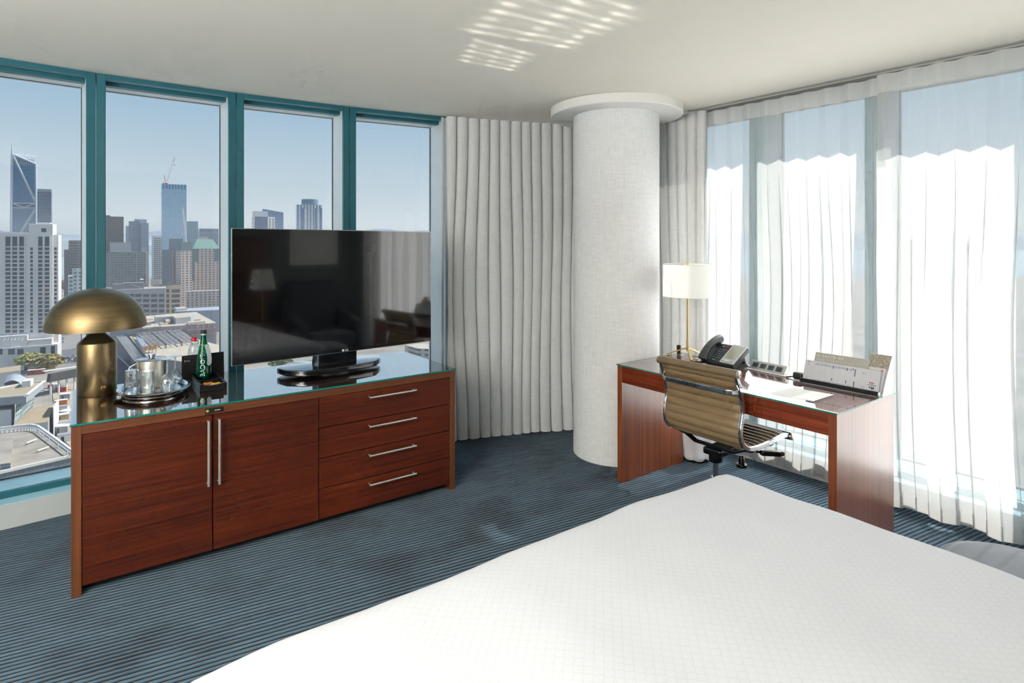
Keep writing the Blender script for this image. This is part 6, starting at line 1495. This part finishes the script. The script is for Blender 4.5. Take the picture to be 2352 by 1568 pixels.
MB().add(sl + [p - Vector((0, 0, 1.5)) for p in sl], [(0, 1, 2, 3), (7, 6, 5, 4), (0, 4, 5, 1), (1, 5, 6, 2), (2, 6, 7, 3), (3, 7, 4, 0)]).build('glazed_edge', M('pale_slope', (217, 219, 228), 0.6), deck)
lat = thing('lattice_canopy', 'white lattice canopy sloping left of the steel deck', 'canopy', onz(290, 800, -76), 0, 'construction site outside the second window')
L0 = Vector(lat.location)
q = [onz(252, 757, -74) - L0, onz(291, 773, -74.5) - L0, onz(331, 823, -77) - L0, onz(309, 829, -78) - L0]
q[0] = onz(255, 756, -74) - L0
for k in range(9): MB().bar(q[0].lerp(q[1], k / 8), q[3].lerp(q[2], k / 8), 0.16).build('lattice_bar', M('lattice_white', (234, 230, 223), 0.6), lat)
for k in range(25): MB().bar(q[0].lerp(q[3], k / 24), q[1].lerp(q[2], k / 24), 0.14).build('lattice_bar', M('lattice_white', (234, 230, 223), 0.6), lat)
dn = Vector((0, 0, -0.8)); MB().add([p + dn for p in q] + [p + dn * 2 for p in q], [(0, 1, 2, 3), (7, 6, 5, 4), (0, 4, 5, 1), (1, 5, 6, 2), (2, 6, 7, 3), (3, 7, 4, 0)]).build('underlay', M('canopy_dark', (100, 98, 100), 0.85), lat)
for k, (pa, pb) in enumerate((((253, 800), (318, 862)), ((240, 783), (262, 838)), ((262, 838), (250, 880)))):
    a = onz(*pa, -82) - L0; b = onz(*pb, -82) - L0; MB().bar(a, b, 0.6).build('prop_beam', M_BEAM, lat)
for i, (px, py) in enumerate(((334, 812), (342, 811), (350, 809), (358, 808))):
    p = onz(px, py, -74.95); t = thing('planted_tree', 'small brown leaved tree on the deck, %s from the left' % ['first', 'second', 'third', 'fourth'][i], 'tree', p, 0, 'brown trees on the deck')
    rnd = random.Random(i); mb = MB(); MB().tube([(0, 0, 0), (0, 0, 3)], 0.2, 6).build('trunk', M('bark', (100, 85, 69), 0.9), t)
    for k in range(120):
        c = Vector((rnd.gauss(0, 1.3), rnd.gauss(0, 1.3), 4 + rnd.gauss(0, 1.0))); s_ = rnd.uniform(0.25, 0.5); mt = Matrix.Translation(c) @ Matrix.Rotation(rnd.uniform(0, 6), 4, 'Z') @ Matrix.Rotation(rnd.uniform(0, 6), 4, 'X') @ Matrix.Scale(s_, 4)
        mb.add([mt @ Vector(v) for v in ((-1, 0, 0), (0, -0.6, 0.3), (1, 0, 0), (0, 0.6, 0.3), (0, 0, -0.6))], [(0, 1, 2, 3), (0, 1, 4), (1, 2, 4), (2, 3, 4), (3, 0, 4)])
    mb.build('crown', M('dry_leaf', (188, 144, 100), 0.85, noise_amt=0.25, noise_scale=1.0), t)
# -- slices seen under the television
prism_building('corner_block', 'pale block with windows seen under the television corner', [(930, 792), (972, 789), (1010, 796), (1010, 802), (960, 800)], -84, GND, M_RFW, facade('corner_cells', (201, 195, 184), (96, 104, 110), 5, 4, 0.5, 0.5))
for i, (px, py, lb) in enumerate(((972, 818, 'leafy tree below the corner block'), (986, 822, 'leafy tree nearest the last mullion'), (636, 850, 'tree in the gap under the television'), (655, 850, 'second tree in the gap under the television'))):
    tree(px, py, 6, 9, (112, 122, 62), lb, 300 + i, 260)

# ------------------------------------------------------------------ morning haze over the city
hz = bpy.data.materials.new('city_haze'); hz.use_nodes = True
hn, hl = hz.node_tree.nodes, hz.node_tree.links; hn.clear()
ho = hn.new('ShaderNodeOutputMaterial'); hv = hn.new('ShaderNodeVolumeScatter')
hv.inputs['Color'].default_value = (0.97, 0.985, 1.0, 1); hv.inputs['Density'].default_value = 0.00024; hv.inputs['Anisotropy'].default_value = 0.35
hl.new(hv.outputs[0], ho.inputs['Volume'])
tag(MB().box(-13000, 900, 150, 12500, GND + 1.0, 45).build('haze', hz), 'thin morning haze lying over the city', 'haze', None, 'stuff')
SC.cycles.volume_bounces = 1

# ------------------------------------------------------------------ added spot lamp; its drawn streaks imitate sun reflected off the desk glass
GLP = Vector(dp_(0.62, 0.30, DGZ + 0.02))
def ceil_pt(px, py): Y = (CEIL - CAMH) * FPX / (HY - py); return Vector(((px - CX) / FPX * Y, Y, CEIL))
gl_d = bpy.data.lights.new('added_glint_spot', 'SPOT'); gl_o = bpy.data.objects.new('added_glint_spot', gl_d); COL.objects.link(gl_o)
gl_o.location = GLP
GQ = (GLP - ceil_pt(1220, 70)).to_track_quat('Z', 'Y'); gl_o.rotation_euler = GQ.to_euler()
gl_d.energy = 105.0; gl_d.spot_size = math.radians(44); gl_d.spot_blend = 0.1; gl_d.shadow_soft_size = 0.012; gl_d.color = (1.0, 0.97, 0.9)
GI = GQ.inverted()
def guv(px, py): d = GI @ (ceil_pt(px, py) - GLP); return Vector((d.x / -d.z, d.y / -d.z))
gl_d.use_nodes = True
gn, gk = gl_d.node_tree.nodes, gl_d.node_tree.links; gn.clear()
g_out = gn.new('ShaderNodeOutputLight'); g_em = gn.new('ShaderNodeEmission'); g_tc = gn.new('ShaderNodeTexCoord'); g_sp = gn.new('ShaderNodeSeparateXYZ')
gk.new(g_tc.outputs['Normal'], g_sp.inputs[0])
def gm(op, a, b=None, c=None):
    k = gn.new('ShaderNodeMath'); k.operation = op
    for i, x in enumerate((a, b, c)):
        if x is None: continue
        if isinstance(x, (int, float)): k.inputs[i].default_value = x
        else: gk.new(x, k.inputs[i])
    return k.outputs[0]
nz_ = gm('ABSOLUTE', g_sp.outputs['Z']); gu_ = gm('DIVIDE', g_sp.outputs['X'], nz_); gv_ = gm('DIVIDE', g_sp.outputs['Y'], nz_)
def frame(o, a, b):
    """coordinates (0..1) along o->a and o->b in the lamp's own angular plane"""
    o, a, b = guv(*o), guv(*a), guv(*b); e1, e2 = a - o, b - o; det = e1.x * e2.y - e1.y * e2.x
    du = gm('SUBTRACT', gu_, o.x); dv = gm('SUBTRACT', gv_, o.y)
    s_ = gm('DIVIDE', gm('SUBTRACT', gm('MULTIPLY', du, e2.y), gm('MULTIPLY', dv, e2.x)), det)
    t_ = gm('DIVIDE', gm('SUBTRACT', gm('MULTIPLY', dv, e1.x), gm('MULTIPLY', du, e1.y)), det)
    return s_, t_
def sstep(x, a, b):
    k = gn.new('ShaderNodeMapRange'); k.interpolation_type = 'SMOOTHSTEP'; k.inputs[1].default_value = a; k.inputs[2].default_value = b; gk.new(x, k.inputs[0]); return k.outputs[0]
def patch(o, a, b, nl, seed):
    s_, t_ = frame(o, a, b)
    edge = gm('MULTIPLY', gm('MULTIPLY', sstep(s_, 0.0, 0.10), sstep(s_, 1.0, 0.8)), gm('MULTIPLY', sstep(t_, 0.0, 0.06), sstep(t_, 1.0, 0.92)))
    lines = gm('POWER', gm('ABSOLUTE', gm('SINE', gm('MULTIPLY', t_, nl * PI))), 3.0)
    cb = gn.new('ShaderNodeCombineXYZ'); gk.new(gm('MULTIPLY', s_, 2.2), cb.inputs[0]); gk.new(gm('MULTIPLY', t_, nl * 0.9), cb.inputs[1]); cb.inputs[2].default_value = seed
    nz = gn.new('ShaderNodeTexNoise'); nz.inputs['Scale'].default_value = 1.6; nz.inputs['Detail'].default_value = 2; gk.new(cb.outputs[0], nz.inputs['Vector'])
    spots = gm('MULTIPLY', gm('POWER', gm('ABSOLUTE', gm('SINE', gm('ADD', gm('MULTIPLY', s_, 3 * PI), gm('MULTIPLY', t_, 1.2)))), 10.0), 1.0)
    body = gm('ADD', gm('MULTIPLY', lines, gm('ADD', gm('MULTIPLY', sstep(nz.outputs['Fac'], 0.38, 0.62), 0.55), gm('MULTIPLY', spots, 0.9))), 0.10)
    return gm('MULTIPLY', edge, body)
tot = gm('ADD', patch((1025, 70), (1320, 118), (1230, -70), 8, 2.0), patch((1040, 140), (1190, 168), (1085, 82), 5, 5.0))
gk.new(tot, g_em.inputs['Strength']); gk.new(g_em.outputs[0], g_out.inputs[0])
